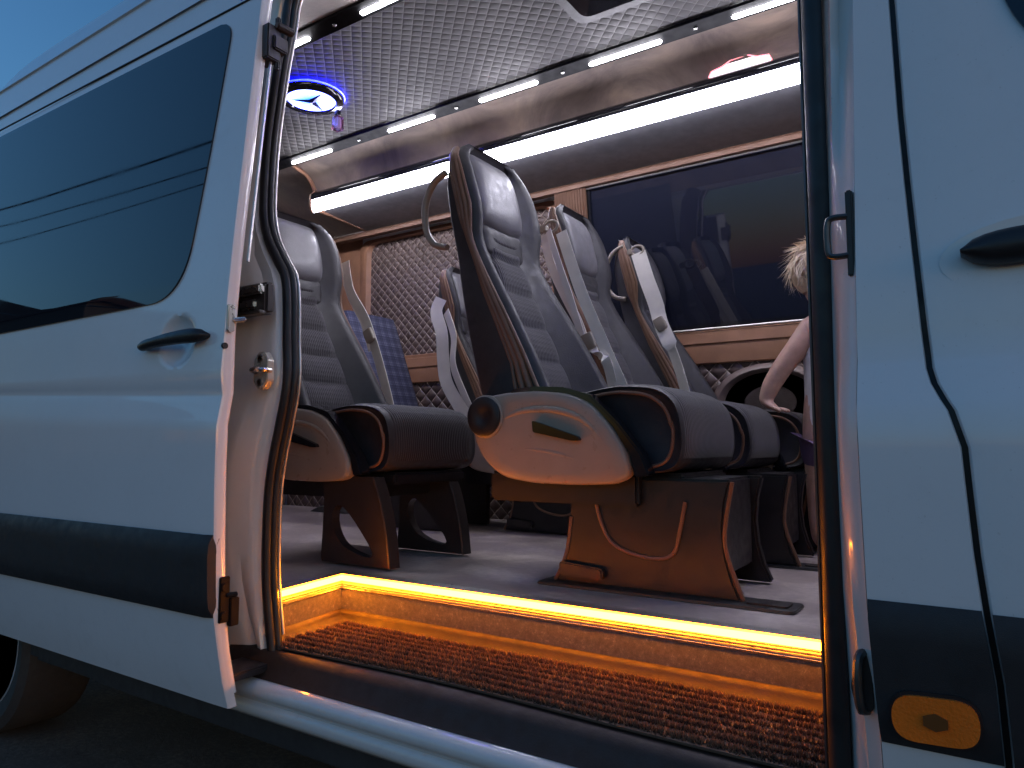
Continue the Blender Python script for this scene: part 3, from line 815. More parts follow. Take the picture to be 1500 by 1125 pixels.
# window
wn = MB(); wn.grid([[(x, WL(z) + .006, z) for x in frange(-1.48, .9, 8)] for z in (1.485, 1.8, 2.2)])
WN = wn.build('window', M['in_glass'], V)
MB().tube([(-1.478, WL(2.165) - .012, 2.168), (.9, WL(2.165) - .012, 2.168)], .004, 6).build('curtain_track', M['alu'], WN)
MB().tube([(-1.478, YW - .019, 1.489), (.9, YW - .019, 1.489)], .0045, 6).build('curtain_rail', M['alu'], WN)
fb = MB()
for a_, b_, za, zb in ((-1.485, -1.466, 1.485, 2.2), (-1.466, .9, 1.491, 1.512)):
    fb.grid([[(x, WL(z) - .004, z) for x in (a_, b_)] for z in (za, zb)])
fb.build('window_frame', M['gloss_black'], WN)
# loudspeaker ring with a grille in the lower wall panel
rg = MB()
cx_, cz_ = -.72, 1.175
rg.lathe([(.235, .0), (.225, -.022), (.20, -.03), (.188, -.022), (.178, -.002)], 40, lambda r, h, t: (cx_ + r * math.cos(t), YW + h, cz_ + r * .68 * math.sin(t)))
SPK = rg.build('loudspeaker_ring', M['dark_plastic'], V, angle=50)
SPK.data.materials[0] = simple('ring_plastic', (.20, .145, .13), .4)
MB().lathe([(.18, -.004), (.10, -.004), (.0005, -.003)], 32, lambda r, h, t: (cx_ + r * math.cos(t), YW + h, cz_ + r * .68 * math.sin(t))).build('speaker_grille', M['grille'], SPK)
# blue charging light on the wall
MB().lathe([(.0005, -.006), (.012, -.006), (.016, 0)], 14, lambda r, h, t: (-2.30, YW - .016 + h + r * .0, 1.405) if r < .001 else (-2.30 + r * math.cos(t), YW - .016 + h, 1.405 + r * math.sin(t))).build('charging_socket', emit('socket_blue', (.1, .3, 1), 3), V)

# ceiling hatch at the front
ht = MB(); p = roundpoly([(-1.125, .66), (-1.125, 1.07), (-.55, 1.07), (-.55, .66)], .05)
HT = ht.prism(p, lambda q: (q[0], q[1], CZ + .01), lambda q: (q[0], q[1], CZ - .008)).build('roof_hatch', M['dark_plastic'], V, bevel=.006)
p2 = roundpoly([(-1.085, .70), (-1.085, 1.03), (-.59, 1.03), (-.59, .70)], .04)
MB().prism(p2, lambda q: (q[0], q[1], CZ - .008), lambda q: (q[0], q[1], CZ - .011)).build('hatch_glass', M['gloss_black'], HT)

# illuminated round emblem lamps under the ceiling
def emblem(cx, cy, rot=0.):
    z = CZ - .002
    e = MB(); e.lathe([(.135, .022), (.137, .008), (.130, -.004), (.104, -.008), (.100, .0)], 40, lambda r, h, t: (cx + r * math.cos(t), cy + r * math.sin(t), z + h))
    E_ = e.build('emblem_lamp', M['gloss_black'], V, angle=50)
    MB().lathe([(.134, .012), (.140, .016), (.140, .020)], 40, lambda r, h, t: (cx + r * math.cos(t), cy + r * math.sin(t), z + h)).build('emblem_glow', M['emblem_blue'], E_)
    d = MB(); d.lathe([(.101, .0), (.08, -.004), (.0005, -.005)], 40, lambda r, h, t: (cx + r * math.cos(t), cy + r * math.sin(t), z + h))
    d.build('emblem_disc', M['emblem_white'], E_)
    s = MB(); pts = []
    for k in range(6):
        a = rot + k * math.pi / 3; r = .100 if k % 2 == 0 else .019
        pts.append((cx + r * math.cos(a), cy + r * math.sin(a)))
    rim_ = [s.bm.verts.new((x, y, z - .007)) for x, y in pts]; c_ = s.bm.verts.new((cx, cy, z - .013))
    for k in range(6): s.face([rim_[k], rim_[(k + 1) % 6], c_])
    s.build('star', simple('star_blue', (.02, .03, .3), .2, metal=.6), E_, smooth=False)
emblem(-2.325, .915, math.atan2(.833 - .909, -2.369 + 2.297))
emblem(-.15, .905, .4)
# car shaped light sign on the rack front
cs = MB(); cz0 = 2.352
car = [(-.80, .0), (-.79, .022), (-.75, .030), (-.72, .046), (-.66, .048), (-.625, .030), (-.585, .024), (-.575, .0)]
cs.slab([(x, cz0 + z * .9) for x, z in car], 1.466, 1.474)
CS = cs.build('light_sign', emit('sign_white', (.95, .86, .9), 1.5), RK)
MB().tube([(x, 1.462, cz0 + z * .9) for x, z in car], .0025, 6).build('sign_outline', emit('sign_red', (1, .12, .15), 1.6), CS)

# ------------------------------------------------------------------ floor mat
mt = MB()
MX0, MX1 = -1.44, -.195
def mfront(x): return .098 + .010 * math.sin(x * 5.0) - .004
def mback(x): return .332 + .003 * math.sin(x * 7)
rows = []
for i in range(40):
    x = MX0 + (MX1 - MX0) * i / 39
    rows.append([(x, mfront(x), .533), (x, mfront(x), .537), (x, (mfront(x) + mback(x)) / 2, .538), (x, mback(x), .538), (x, mback(x), .533)])
MAT = mt.grid(rows).build('door_mat', simple('mat_backing', (.07, .045, .03), .9), None)
tag(MAT, 'brown ribbed coir mat lying on the entrance step', 'mat')
pl = MB(); NR = 8; rnd = random.Random(3)
pv, pf = [], []
for rb in range(NR):
    for i in range(3600):
        t = rnd.random(); x = MX0 + .006 + (MX1 - MX0 - .012) * t
        f_, b_ = mfront(x), mback(x); pitch = (b_ - f_) / NR
        off = (rnd.random() + rnd.random()) / 2
        y = f_ + pitch * (rb + .20 + .60 * off)
        hgt = (.0095 + .005 * rnd.random()) * (1 - 2.6 * (off - .5) ** 2)
        if rb == 0 and rnd.random() < .25: y -= .010 * rnd.random(); hgt *= .8
        lx, ly = rnd.gauss(0, .0040), rnd.gauss(0, .0018)
        a = rnd.random() * 6.28; w_ = .0011 + .0008 * rnd.random()
        n0 = len(pv)
        pv += [(x + w_ * math.cos(a), y + w_ * math.sin(a), .537), (x - w_ * math.cos(a), y - w_ * math.sin(a), .537), (x + lx, y + ly, .537 + hgt)]
        pf.append((n0, n0 + 1, n0 + 2))
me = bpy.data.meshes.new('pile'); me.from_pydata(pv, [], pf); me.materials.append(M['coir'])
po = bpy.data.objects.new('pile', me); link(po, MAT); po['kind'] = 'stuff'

# ------------------------------------------------------------------ seats
REAR = [(.40, -.56), (.509, -.594), (.646, -.636), (.745, -.662), (.847, -.688), (.951, -.709), (1.056, -.728), (1.138, -.735), (1.20, -.730), (1.235, -.712), (1.275, -.690)]
PIP = [(.40, -.40), (.499, -.452), (.577, -.469), (.673, -.514), (.793, -.573), (.917, -.625), (1.023, -.662), (1.127, -.685), (1.20, -.700), (1.275, -.700)]
WING = [(.40, -.30), (.508, -.363), (.609, -.415), (.726, -.481), (.849, -.556), (.93, -.602), (.973, -.610), (1.049, -.603), (1.154, -.632), (1.21, -.655), (1.275, -.685)]
CEN = [(.40, -.425), (.47, -.455), (.56, -.487), (.65, -.521), (.80, -.580), (.96, -.640), (1.02, -.650), (1.08, -.660), (1.20, -.690), (1.275, -.72)]
def yn(z): return lerp([(.40, .04), (.5, .035), (.75, .050), (.92, .066), (1.02, .056), (1.15, .050), (1.22, .058), (1.25, .08), (1.275, .12)], z)
def yf(z): return .49 - yn(z) + .0
def seat_backrest(parent):
    rows = []
    for z in [.40, .46, .51, .56, .61, .67, .73, .79, .85, .90, .94, .98, 1.03, 1.08, 1.13, 1.17, 1.20, 1.23, 1.255, 1.27, 1.275]:
        a, b = yn(z), yf(z); xr, xw, xc, xp = lerp(REAR, z), lerp(WING, z), lerp(CEN, z), lerp(PIP, z)
        xp = min(max(xp, xr + .02), xw - .015) if xw - xr > .05 else (xr + xw) / 2
        k = min(1, (xw - xr) / .08)
        wv = .052 * k + .01
        half = [(xr, a + .06), (xr + .004, a + .022), (xr + .018 * k + .002, a + .004), (xp, a), (xw - .022 * k, a + .002), (xw - .004, a + .012), (xw, a + .026), (xw - .010, a + .042), (xc + .004 if xc < xw else xw - .012, a + wv + .012), (xc if xc < xw else xw - .014, a + wv + .035)]
        rows.append([(x, y, z) for x, y in half] + [(x, b - (y - a) * (1 + .45 * min(1, max(0, (z - .40) / .4))), z) for x, y in reversed(half)])
    return MB().grid(rows, close_v=True, cap=True).build('backrest', M['leather'], parent, angle=60)
SEAMS = [.40, .505, .61, .715, .82, .925, .965]
def center_panel(parent):
    rows = []
    zs_ = frange(.42, .985, 58)
    for z in zs_:
        lo = max([s for s in SEAMS if s <= z], default=.40); hi = min([s for s in SEAMS if s > z], default=1.0)
        t = (z - lo) / (hi - lo); bl = .016 * min(1, (4 * t * (1 - t))) ** .45
        a, b = yn(z) + .070 + .010 * (z > .9), yf(z) - .070 - .030 * min(1, max(0, (z - .40) / .4)) - .010 * (z > .9)
        r = []
        for i in range(17):
            u = i / 16; e = 1 - (2 * u - 1) ** 8
            sag = -.010 * (1 - (2 * u - 1) ** 2)
            r.append((lerp(CEN, z) - .006 + (bl + .008) * e + sag * 0 + .003, a + (b - a) * u, z - .012 * math.sin(math.pi * u) * .6))
        rows.append(r)
    return MB().grid(rows).build('backrest_panel', M['fabric'], parent, angle=80)
def pad(parent, name, z0, z1, out, mat, ins=.062):
    rows = []
    for z in frange(z0, z1, 15):
        v = (z - z0) / (z1 - z0); ev = max(0, 1 - abs(2 * v - 1) ** 4) ** .5
        a, b = yn(min(z, 1.2)) + ins, yf(min(z, 1.2)) - ins * 1.42
        c = (1 - abs(2 * v - 1) ** 6) * .012
        r = []
        for i in range(17):
            u = i / 16; eu = max(0, 1 - abs(2 * u - 1) ** 5) ** .5
            r.append((lerp(CEN, z) - .010 + out * (ev * eu), a - c + (b - a + 2 * c) * u, z - .020 * math.sin(math.pi * u) * (1 - v)))
        rows.append(r)
    return MB().grid(rows).build(name, mat, parent, angle=80)
def side_trim(parent, side):
    m = MB()
    zs_ = frange(.47, 1.245, 30)
    for k, rr in ((0, .006), (.30, .010), (.62, .010), (.93, .006)):
        path = []
        for z in zs_:
            xp, xw = lerp(PIP, z) - .004, lerp(WING, z) - .022
            if xw < xp + .012: xw = xp + .012
            x = xp + (xw - xp) * k
            y = (yn(z) - .0015) if side == 0 else (yf(z) + .0015)
            path.append((x, y, z))
        m.tube(path, rr, 8, flat=1.0)
    return m.build('side_trim', M['trim'], parent, angle=80)
CPROF = smoothpath([(-.50, 0, .455), (-.40, 0, .47), (-.28, 0, .488), (-.18, 0, .503), (-.10, 0, .500), (-.052, 0, .486), (-.018, 0, .452), (-.004, 0, .395), (-.006, 0, .335), (-.030, 0, .298), (-.10, 0, .287), (-.30, 0, .285), (-.50, 0, .285)], 4)
def cushion(parent, y0=.055, y1=.475):
    rows = []
    cx, cz = -.25, .385
    for y, s in [(y0 + .012, .86), (y0 + .004, .93), (y0, .965), (y0 + .006, .99), (y0 + .02, 1.0), (y1 - .02, 1.0), (y1 - .006, .99), (y1, .965), (y1 - .004, .93), (y1 - .012, .86)]:
        rows.append([(cx + (p[0] - cx) * (1 - (1 - s) * .35), y, cz + (p[2] - cz) * s) for p in CPROF])
    return MB().grid(rows, close_v=True, cap=True).build('cushion', M['leather'], parent, angle=60)
def cushion_cover(parent, y0=.075, y1=.455):
    pr = [p for p in CPROF][2:34]
    rows = []
    for i in range(25):
        u = i / 24; e = 1 - (2 * u - 1) ** 10
        rows.append([(p[0] + .004 * (p[0] > -.04) * e, y0 + (y1 - y0) * u, p[2] + (.004 * e if p[2] > .4 else 0) + (.0022 * abs(math.sin(u * 34)) if p[2] > .42 else 0)) for p in pr])
    return MB().grid(rows).build('cushion_cover', M['cush_fabric'], parent, angle=80)
def cushion_piping(parent, y, r=.0045):
    pr = [(p[0] - .022 * (p[0] > -.15) - .0, y, p[2] + (-.018 if p[2] > .4 else .014)) for p in CPROF[6:44]]
    m = MB(); m.tube(pr, r, 8)
    pr2 = [(p[0] - .006 * (p[0] > -.15), y + (.020 if y < .2 else -.020), p[2] + (-.004 if p[2] > .4 else .003)) for p in CPROF[6:44]]
    m.tube(pr2, r * .8, 8)
    return m.build('cushion_piping', M['trim'], parent, angle=80)
SHELL = roundpoly([(-.578, .40), (-.582, .45), (-.545, .485), (-.48, .494), (-.384, .498), (-.282, .487), (-.215, .459), (-.161, .399), (-.121, .334), (-.112, .286), (-.145, .262), (-.246, .256), (-.384, .257), (-.48, .270), (-.54, .311), (-.572, .365)], .03, 3)
def shell(parent):
    rows = []
    cx, cz = -.34, .375
    for y, s in [(.05, .98), (.02, 1.0), (.010, .995), (.003, .975), (0, .94)]:
        rows.append([(cx + (x - cx) * s, y, cz + (z - cz) * s) for x, z in SHELL])
    # raised armrest sweep and dished lower face
    m = MB(); m.grid(rows, close_v=True)
    loop = rows[-1]
    n_ = len(loop)
    inner = []
    for s, yy in ((.80, -.001), (.6, .0), (.3, .0)):
        inner.append([(cx + (x - cx) * s, yy, cz + (z - cz) * s) for x, y, z in loop])
    m.grid([loop] + inner, close_v=True)
    m.face([m.bm.verts.new(p) for p in inner[-1]])
    S_ = m.build('side_shell', M['beige'], parent, angle=45)
    # swept rib on the face
    rb = MB()
    path = smoothpath([(-.50, 0, .405), (-.46, 0, .432), (-.40, 0, .446), (-.32, 0, .444), (-.25, 0, .424), (-.20, 0, .385), (-.165, 0, .335)], 4)
    rb.tube([(x, .0025, z) for x, y, z in path], [.002 + .008 * math.sin(math.pi * (i + .5) / len(path)) for i in range(len(path))], 10, flat=.7, up=(0, 1, 0))
    path = smoothpath([(-.50, 0, .33), (-.42, 0, .345), (-.33, 0, .338), (-.25, 0, .318), (-.18, 0, .30)], 4)
    rb.tube([(x, .005, z) for x, y, z in path], [.001 + .008 * math.sin(math.pi * (i + .5) / len(path)) for i in range(len(path))], 10, flat=.7, up=(0, 1, 0))
    rb.build('shell_rib', M['beige'], S_, angle=80)
    d = MB(); d.lathe([(.058, .02), (.058, -.004), (.052, -.008)], 30, lambda r, h, t: (-.532 + r * math.cos(t), h, .432 + r * math.sin(t)))
    d.build('pivot_rim', M['beige'], S_, angle=45)
    d = MB(); d.lathe([(.053, .0), (.053, -.013), (.048, -.016), (.020, -.016), (.018, -.0145), (.0005, -.0145)], 30, lambda r, h, t: (-.532 + r * math.cos(t), h, .432 + r * math.sin(t)))
    d.build('pivot_cap', M['black'], S_, angle=45)
    l = MB(); l.slab(roundpoly([(-.378, .418), (-.350, .410), (-.245, .376), (-.240, .366), (-.262, .366), (-.375, .388)], .006), -.014, .004)
    l.build('recline_lever', M['gloss_black'], S_, bevel=.003)
    # dark edge cover
    e = MB(); o = [(-.47, .470), (-.455, .503), (-.384, .508), (-.300, .502), (-.222, .480), (-.148, .410), (-.088, .336), (-.066, .284), (-.105, .278), (-.118, .334), (-.160, .400), (-.218, .458), (-.290, .484), (-.384, .493)]
    e.slab(o, .006, .048); e.build('edge_cover', M['gloss_black'], S_, bevel=.004)
    return S_
def grab_handle(parent, y=.055):
    p = smoothpath([(-.722, y, 1.17), (-.765, y, 1.150), (-.795, y, 1.105), (-.803, y, 1.05), (-.793, y, .995), (-.762, y, .955), (-.715, y, .940)], 4)
    return MB().tube(p, .012, 10, flat=.8).build('grab_handle', M['beige'], parent, angle=80)
def pedestal(parent):
    m = MB()
    # two curved side plates + box between
    def outline(y0, y1, inset):
        a = [(-.315 - .01, .20 - .003), (-.322, .12), (-.337, .06), (-.365, .006), (.112, .006), (.085, .06), (.068, .12), (.072, .19), (.090, .275), (-.30, .275)]
        return a
    o = [(-.325, .26), (-.322, .17), (-.334, .09), (-.352, .04), (-.372, .004), (.116, .004), (.096, .05), (.083, .10), (.078, .16), (.084, .22), (.098, .275), (-.31, .275)]
    o = [(x, z) for x, z in o]
    m.slab(o, .085, .115); m.slab(o, .355, .385)
    m.box(-.315, .070, .12, .35, .05, .275)
    P = m.build('pedestal', M['black'], parent, bevel=.006)
    t = MB()
    t.tube(smoothpath([(-.25, .083, .235), (-.235, .083, .17), (-.205, .083, .115), (-.15, .083, .09), (-.08, .083, .083), (-.04, .083, .10), (-.025, .083, .15), (-.01, .083, .22)], 4), .005, 8)
    t.tube(smoothpath([(x + .004, .085, z) for x, z in [(-.322, .17), (-.334, .09), (-.352, .04), (-.372, .006)]], 3), .005, 6)
    t.tube(smoothpath([(x + .004, .085, z) for x, z in [(.098, .27), (.078, .16), (.083, .10), (.116, .006)]], 3), .005, 6)
    t.build('pedestal_piping', M['trim'], P)
    k = MB(); k.slab(roundpoly([(-.345, .022), (-.345, .058), (-.22, .048), (-.22, .020)], .012), .062, .082)
    k.build('release_lever', M['dark_plastic'], P, bevel=.004)
    return P
def under_frame(parent):
    m = MB(); m.box(-.56, -.12, .06, .46, .205, .285); m.box(-.12, .0 - .02, .10, .44, .25, .287)
    return m.build('seat_frame', M['black'], parent, bevel=.008)
def leg_plate(parent, y, th=.030):
    o = smoothpath([(-.265, 0, .005), (-.258, 0, .10), (-.255, 0, .20), (-.262, 0, .275)], 3)
    o2 = smoothpath([(-.045, 0, .275), (-.015, 0, .20), (.010, 0, .10), (.022, 0, .005)], 3)
    out = [(p[0], p[2]) for p in o] + [(p[0], p[2]) for p in o2]
    hole = [(-.215, .165), (-.195, .185), (-.165, .175), (-.12, .135), (-.075, .085), (-.048, .05), (-.05, .035), (-.075, .032), (-.125, .042), (-.17, .06), (-.20, .09), (-.217, .13)]
    hole = [(p[0], p[2]) for p in smoothpath([(x, 0, z) for x, z in hole + [hole[0]]], 2)[:-1]]
    n_ = 60
    def resample(poly, c):
        res = []
        for k in range(n_):
            a = 2 * math.pi * k / n_; d = (math.cos(a), math.sin(a)); best = 0
            for i in range(len(poly)):
                (x1, z1), (x2, z2) = poly[i], poly[(i + 1) % len(poly)]
                ex, ez = x2 - x1, z2 - z1; den = d[0] * ez - d[1] * ex
                if abs(den) < 1e-9: continue
                t = ((x1 - c[0]) * ez - (z1 - c[1]) * ex) / den; u = ((x1 - c[0]) * d[1] - (z1 - c[1]) * d[0]) / den
                if t > 0 and -1e-6 <= u <= 1 + 1e-6: best = max(best, t)
            res.append((c[0] + d[0] * best, c[1] + d[1] * best))
        return res
    c = (-.135, .095)
    A = resample(out, c); B = resample(hole, c)
    m = MB()
    m.grid([[(x, y, z) for x, z in A], [(x, y, z) for x, z in B], [(x, y + th, z) for x, z in B], [(x, y + th, z) for x, z in A]], close_u=True, close_v=True)
    m.grid([[(p[0] + .001, y - .008, p[2]), (p[0] + .006, y - .006, p[2]), (p[0] + .006, y + th + .006, p[2]), (p[0] + .001, y + th + .008, p[2])] for p in o2])
    return m.build('leg', M['dark_plastic'], parent, angle=35)
def seat_body(root, with_cover=True):
    b = seat_backrest(root)
    center_panel(root); pad(root, 'headrest', 1.015, 1.268, .046, M['pad']); pad(root, 'neck_pad', .93, 1.03, .030, M['leather'], .064)
    side_trim(root, 0); side_trim(root, 1)
    cushion(root); cushion_cover(root); cushion_piping(root, .052); cushion_piping(root, .478)
    shell(root); under_frame(root)

def seat_root(name, loc, label, group, sc=(1, 1, 1)):
    o = empty(name, loc, label, 'seat', group); WLOC[o.name] = Vector((0, 0, 0)); o.scale = sc
    return o
GRP = 'dark coach seats with beige side shells in the cabin'
FZ = .650
A = seat_root('passenger_seat', (-.60, .53, FZ), 'dark coach seat nearest the doorway with beige side shell and dark pedestal', GRP)
seat_body(A); grab_handle(A); pedestal(A)
def copy_tree(o, parent=None):
    c = o.copy(); COL.objects.link(c)
    if parent is not None: c.parent = parent
    for ch in list(o.children): copy_tree(ch, c)
    return c
def copy_seat(loc, label, sc=(1, 1, 1), skip=()):
    r = A.copy(); COL.objects.link(r); r.location = loc; r['label'] = label; r.scale = sc
    for ch in list(A.children):
        if ch.name.split('.')[0] in skip: continue
        copy_tree(ch, r)
    WLOC[r.name] = Vector((0, 0, 0))
    return r
SB = copy_seat((-.60, 1.11, FZ), 'dark middle seat of the front row with beige belts hanging from its shoulder', (1, .88, .98))
SC = copy_seat((-.525, 1.55, FZ), 'dark coach seat beside the long dark window with a twisted belt on its shoulder', (1, .72, .955))
SD_ = copy_seat((-1.46, .455, FZ), 'dark coach seat just inside the rear door pillar standing on pierced legs', (1, 1, .955), ('pedestal', 'grab_handle'))
leg_plate(SD_, .035); leg_plate(SD_, .375)
SF = copy_seat((-1.36, 1.42, FZ), 'dark coach seat against the quilted wall mostly hidden behind the foremost seat', (1, .85, .93), ('grab_handle',))

for ch in SC.children:
    if ch.name.startswith('grab_handle'): ch.location = (.038, 0, .05)
def inv(s, p):   # world point -> seat local
    return ((p[0] - s.location.x) / s.scale.x, (p[1] - s.location.y) / s.scale.y, (p[2] - s.location.z) / s.scale.z)
def strap(s, pts, nrm, w=.044, buckle=None, n=5):
    P = smoothpath([inv(s, p) for p in pts], n)
    b = MB().ribbon(P, nrm, w).build('seat_belt', M['belt'], s, angle=50, off=(0, 0, 0))
    if buckle:
        p = Vector(inv(s, buckle[0])); d = Vector(buckle[1]).normalized(); a = d.cross(Vector((0, -1, 0))).normalized(); nn = a.cross(d)
        rows = []
        for q, ww, hh_ in ((-.028, .017, .007), (-.026, .021, .010), (.0, .023, .011), (.024, .021, .010), (.028, .017, .007)):
            c = p + d * q
            rows.append([tuple(c + a * ww * math.copysign(abs(math.cos(t)) ** .5, math.cos(t)) + nn * hh_ * math.copysign(abs(math.sin(t)) ** .5, math.sin(t))) for t in [2 * math.pi * k / 16 + .2 for k in range(16)]])
        MB().grid(rows, close_v=True, cap=True).build('buckle', M['beige'], b, angle=40, off=(0, 0, 0))
    return b
# belts on the middle seat
def ring(s, c, r=.020):
    cc = Vector(inv(s, c))
    m = MB(); m.tube([tuple(cc + Vector((math.cos(t) * r * 1.3, -.004, math.sin(t) * r))) for t in [2 * math.pi * k / 18 for k in range(18)]], .0055, 8, closed=True)
    m.lathe([(.0005, -.012), (.012, -.010), (.015, .012)], 12, lambda q, h, t: (cc.x - r * 1.6 + q * math.cos(t), cc.y + h, cc.z - .002 + q * math.sin(t)))
    return m.build('belt_guide', M['beige'], s, angle=60, off=(0, 0, 0))
ring(SB, (-1.253, 1.09, 1.774))
strap(SB, [(-1.212, 1.085, 1.746), (-1.161, 1.07, 1.615), (-1.11, 1.06, 1.489), (-1.046, 1.06, 1.345), (-0.989, 1.07, 1.209), (-0.975, 1.09, 1.154)], [(1, .1, .2)] * 60, .040)
strap(SB, [(-1.261, 1.08, 1.758), (-1.209, 1.06, 1.631), (-1.144, 1.045, 1.467), (-1.101, 1.045, 1.325), (-1.067, 1.05, 1.211), (-1.053, 1.06, 1.144)], [(1, -.5, .3)] * 60, .030)
strap(SB, [(-1.299, 1.11, 1.755), (-1.263, 1.105, 1.636), (-1.211, 1.1, 1.531), (-1.158, 1.1, 1.43), (-1.127, 1.09, 1.356)], [(1, -.1, .3)] * 60, .034)
strap(SB, [(-1.101, 1.05, 1.367), (-1.066, 1.05, 1.31), (-1.032, 1.05, 1.285), (-1.02, 1.06, 1.243), (-1.014, 1.08, 1.166)], [(.7, .2, -.7)] * 60, .034, ((-1.083, 1.035, 1.345), (.35, 0, -.95)))
# belt on the window seat
Y = 1.545
ring(SC, (-1.13, Y + .005, 1.775))
strap(SC, [(-1.125, Y, 1.765), (-1.09, Y - .01, 1.66), (-1.05, Y - .015, 1.55), (-1.03, Y - .015, 1.47), (-.99, Y - .012, 1.37), (-.955, Y - .01, 1.26), (-.93, Y, 1.14)], [(1, .1, .15)] * 12 + [(.9, .6, .2)] * 8 + [(.6, -.6, .2)] * 60, .06, ((-1.03, Y - .022, 1.468), (.45, 0, -.9)))
# belt hanging on the far shoulder of the pillar seat
Y = .935
strap(SD_, [(-2.12, Y, 1.74), (-2.10, Y + .01, 1.62), (-2.02, Y + .015, 1.50), (-1.96, Y + .02, 1.36), (-1.90, Y + .02, 1.20), (-1.87, Y + .02, 1.10)], [(1, -.2, .4)] * 60, .05, ((-1.985, Y + .005, 1.43), (.45, 0, -.9)))
strap(SD_, [(-2.16, Y + .03, 1.72), (-2.11, Y + .03, 1.60), (-2.05, Y + .04, 1.50), (-2.0, Y + .04, 1.38)], [(1, .2, .4)] * 60, .04)
# pale belt hanging on the hidden far seat
Y = 1.405
strap(SF, [(-2.01, Y, 1.66), (-2.03, Y - .01, 1.60), (-1.99, Y - .02, 1.50), (-1.98, Y - .02, 1.38), (-1.96, Y - .02, 1.28), (-1.90, Y - .01, 1.18), (-1.86, Y, 1.12)], [(1, .2, .1)] * 60, .06)
strap(SF, [(-1.99, Y + .01, 1.60), (-1.93, Y - .01, 1.48), (-1.93, Y - .015, 1.36), (-1.88, Y - .01, 1.24), (-1.82, Y, 1.12)], [(1, -.5, .3)] * 60, .05)
# plaid seat
PS = seat_root('plaid_seat', (-1.87, 1.28, FZ), 'low seat covered in blue checked cloth behind the pillar seat', None)
m = MB()
rows = []
for z in frange(.42, 1.0, 9):
    xr, xf = lerp(REAR, z), lerp(CEN, z) - .0
    k = 1 if z < .9 else math.sqrt(max(0, 1 - ((z - .9) / .1) ** 2)) * .6 + .4
    a, b = .02 + .03 * (1 - k), .40 - .03 * (1 - k)
    rows.append([(xr + .02 * (1 - k), a + .02, z), (xr + .05, a, z), (xf - .03, a, z), (xf - .004, a + .02, z), (xf, a + .06, z), (xf, b - .06, z), (xf - .004, b - .02, z), (xf - .03, b, z), (xr + .05, b, z), (xr + .02 * (1 - k), b - .02, z)])
m.grid(rows, close_v=True, cap=True).build('backrest', M['plaid'], PS, angle=50)
m = MB(); m.grid([[(p[0], y, p[2]) for p in CPROF] for y in (.02, .40)], close_v=True, cap=True); m.build('cushion', M['plaid'], PS, bevel=.01)
for a in (.04, .35): MB().box(-.35, -.05, a, a + .03, 0, .29).build('leg', M['dark_plastic'], PS, bevel=.005)

# ------------------------------------------------------------------ hanging scent bottle
sx, sy_, szz = -2.254, 1.0, CZ - .04
AF = empty('air_freshener', (sx, sy_, 2.345), 'small pinkish glass scent bottle dangling beneath the blue lit emblem', 'air freshener')
m = MB(); m.prism(roundpoly([(sx - .022, sy_ - .018), (sx + .022, sy_ - .018), (sx + .022, sy_ + .018), (sx - .022, sy_ + .018)], .006), lambda q: (q[0], q[1], 2.345), lambda q: (sx + (q[0] - sx) * .85, sy_ + (q[1] - sy_) * .85, 2.405)); m.build('bottle', M['scent'], AF, bevel=.003)
MB().lathe([(.007, 2.353), (.009, 2.36), (.009, 2.39), (.005, 2.398)], 12, lambda r, h, t: (sx + r * math.cos(t), sy_ + r * math.sin(t), h)).build('scent_vial', emit('vial_glow', (.2, .5, 1), .6), AF)  # blue light put into the vial's material; the vial is no lamp
MB().lathe([(.012, 2.407), (.014, 2.412), (.012, 2.43), (.004, 2.436)], 14, lambda r, h, t: (sx + r * math.cos(t), sy_ + r * math.sin(t), h)).build('cap', M['gloss_black'], AF)
MB().tube([(sx, sy_, 2.434), (sx - .002, sy_, 2.45), (sx, sy_, CZ)], .0015, 5).build('cord', M['belt'], AF)

# ------------------------------------------------------------------ child
CH = empty('person', (-.39, 1.33, FZ), 'small blond child in a white sleeveless top leaning one hand on the front seats', 'person')
def skin_mesh(name, nodes, edges, mat, parent, sub=2, root=0):
    me = bpy.data.meshes.new(name + '_src')
    off = WLOC[parent.name]
    me.from_pydata([tuple(Vector(p[:3]) - off) for p in nodes], edges, [])
    o = bpy.data.objects.new(name + '_src', me); COL.objects.link(o)
    md = o.modifiers.new('s', 'SKIN')
    for i, p in enumerate(nodes):
        r = p[3] if isinstance(p[3], tuple) else (p[3], p[3])
        me.skin_vertices[0].data[i].radius = r
        me.skin_vertices[0].data[i].use_root = (i == root)
    s = o.modifiers.new('u', 'SUBSURF'); s.levels = sub; s.render_levels = sub
    dg = bpy.context.evaluated_depsgraph_get(); dg.update()
    nm = bpy.data.meshes.new_from_object(o.evaluated_get(dg))
    bpy.data.objects.remove(o); bpy.data.meshes.remove(me)
    nm.name = name; nm.materials.clear(); nm.materials.append(mat); nm.shade_smooth()
    r = bpy.data.objects.new(name, nm); link(r, parent); WLOC[r.name] = off
    return r
px, py = -.410, 1.33
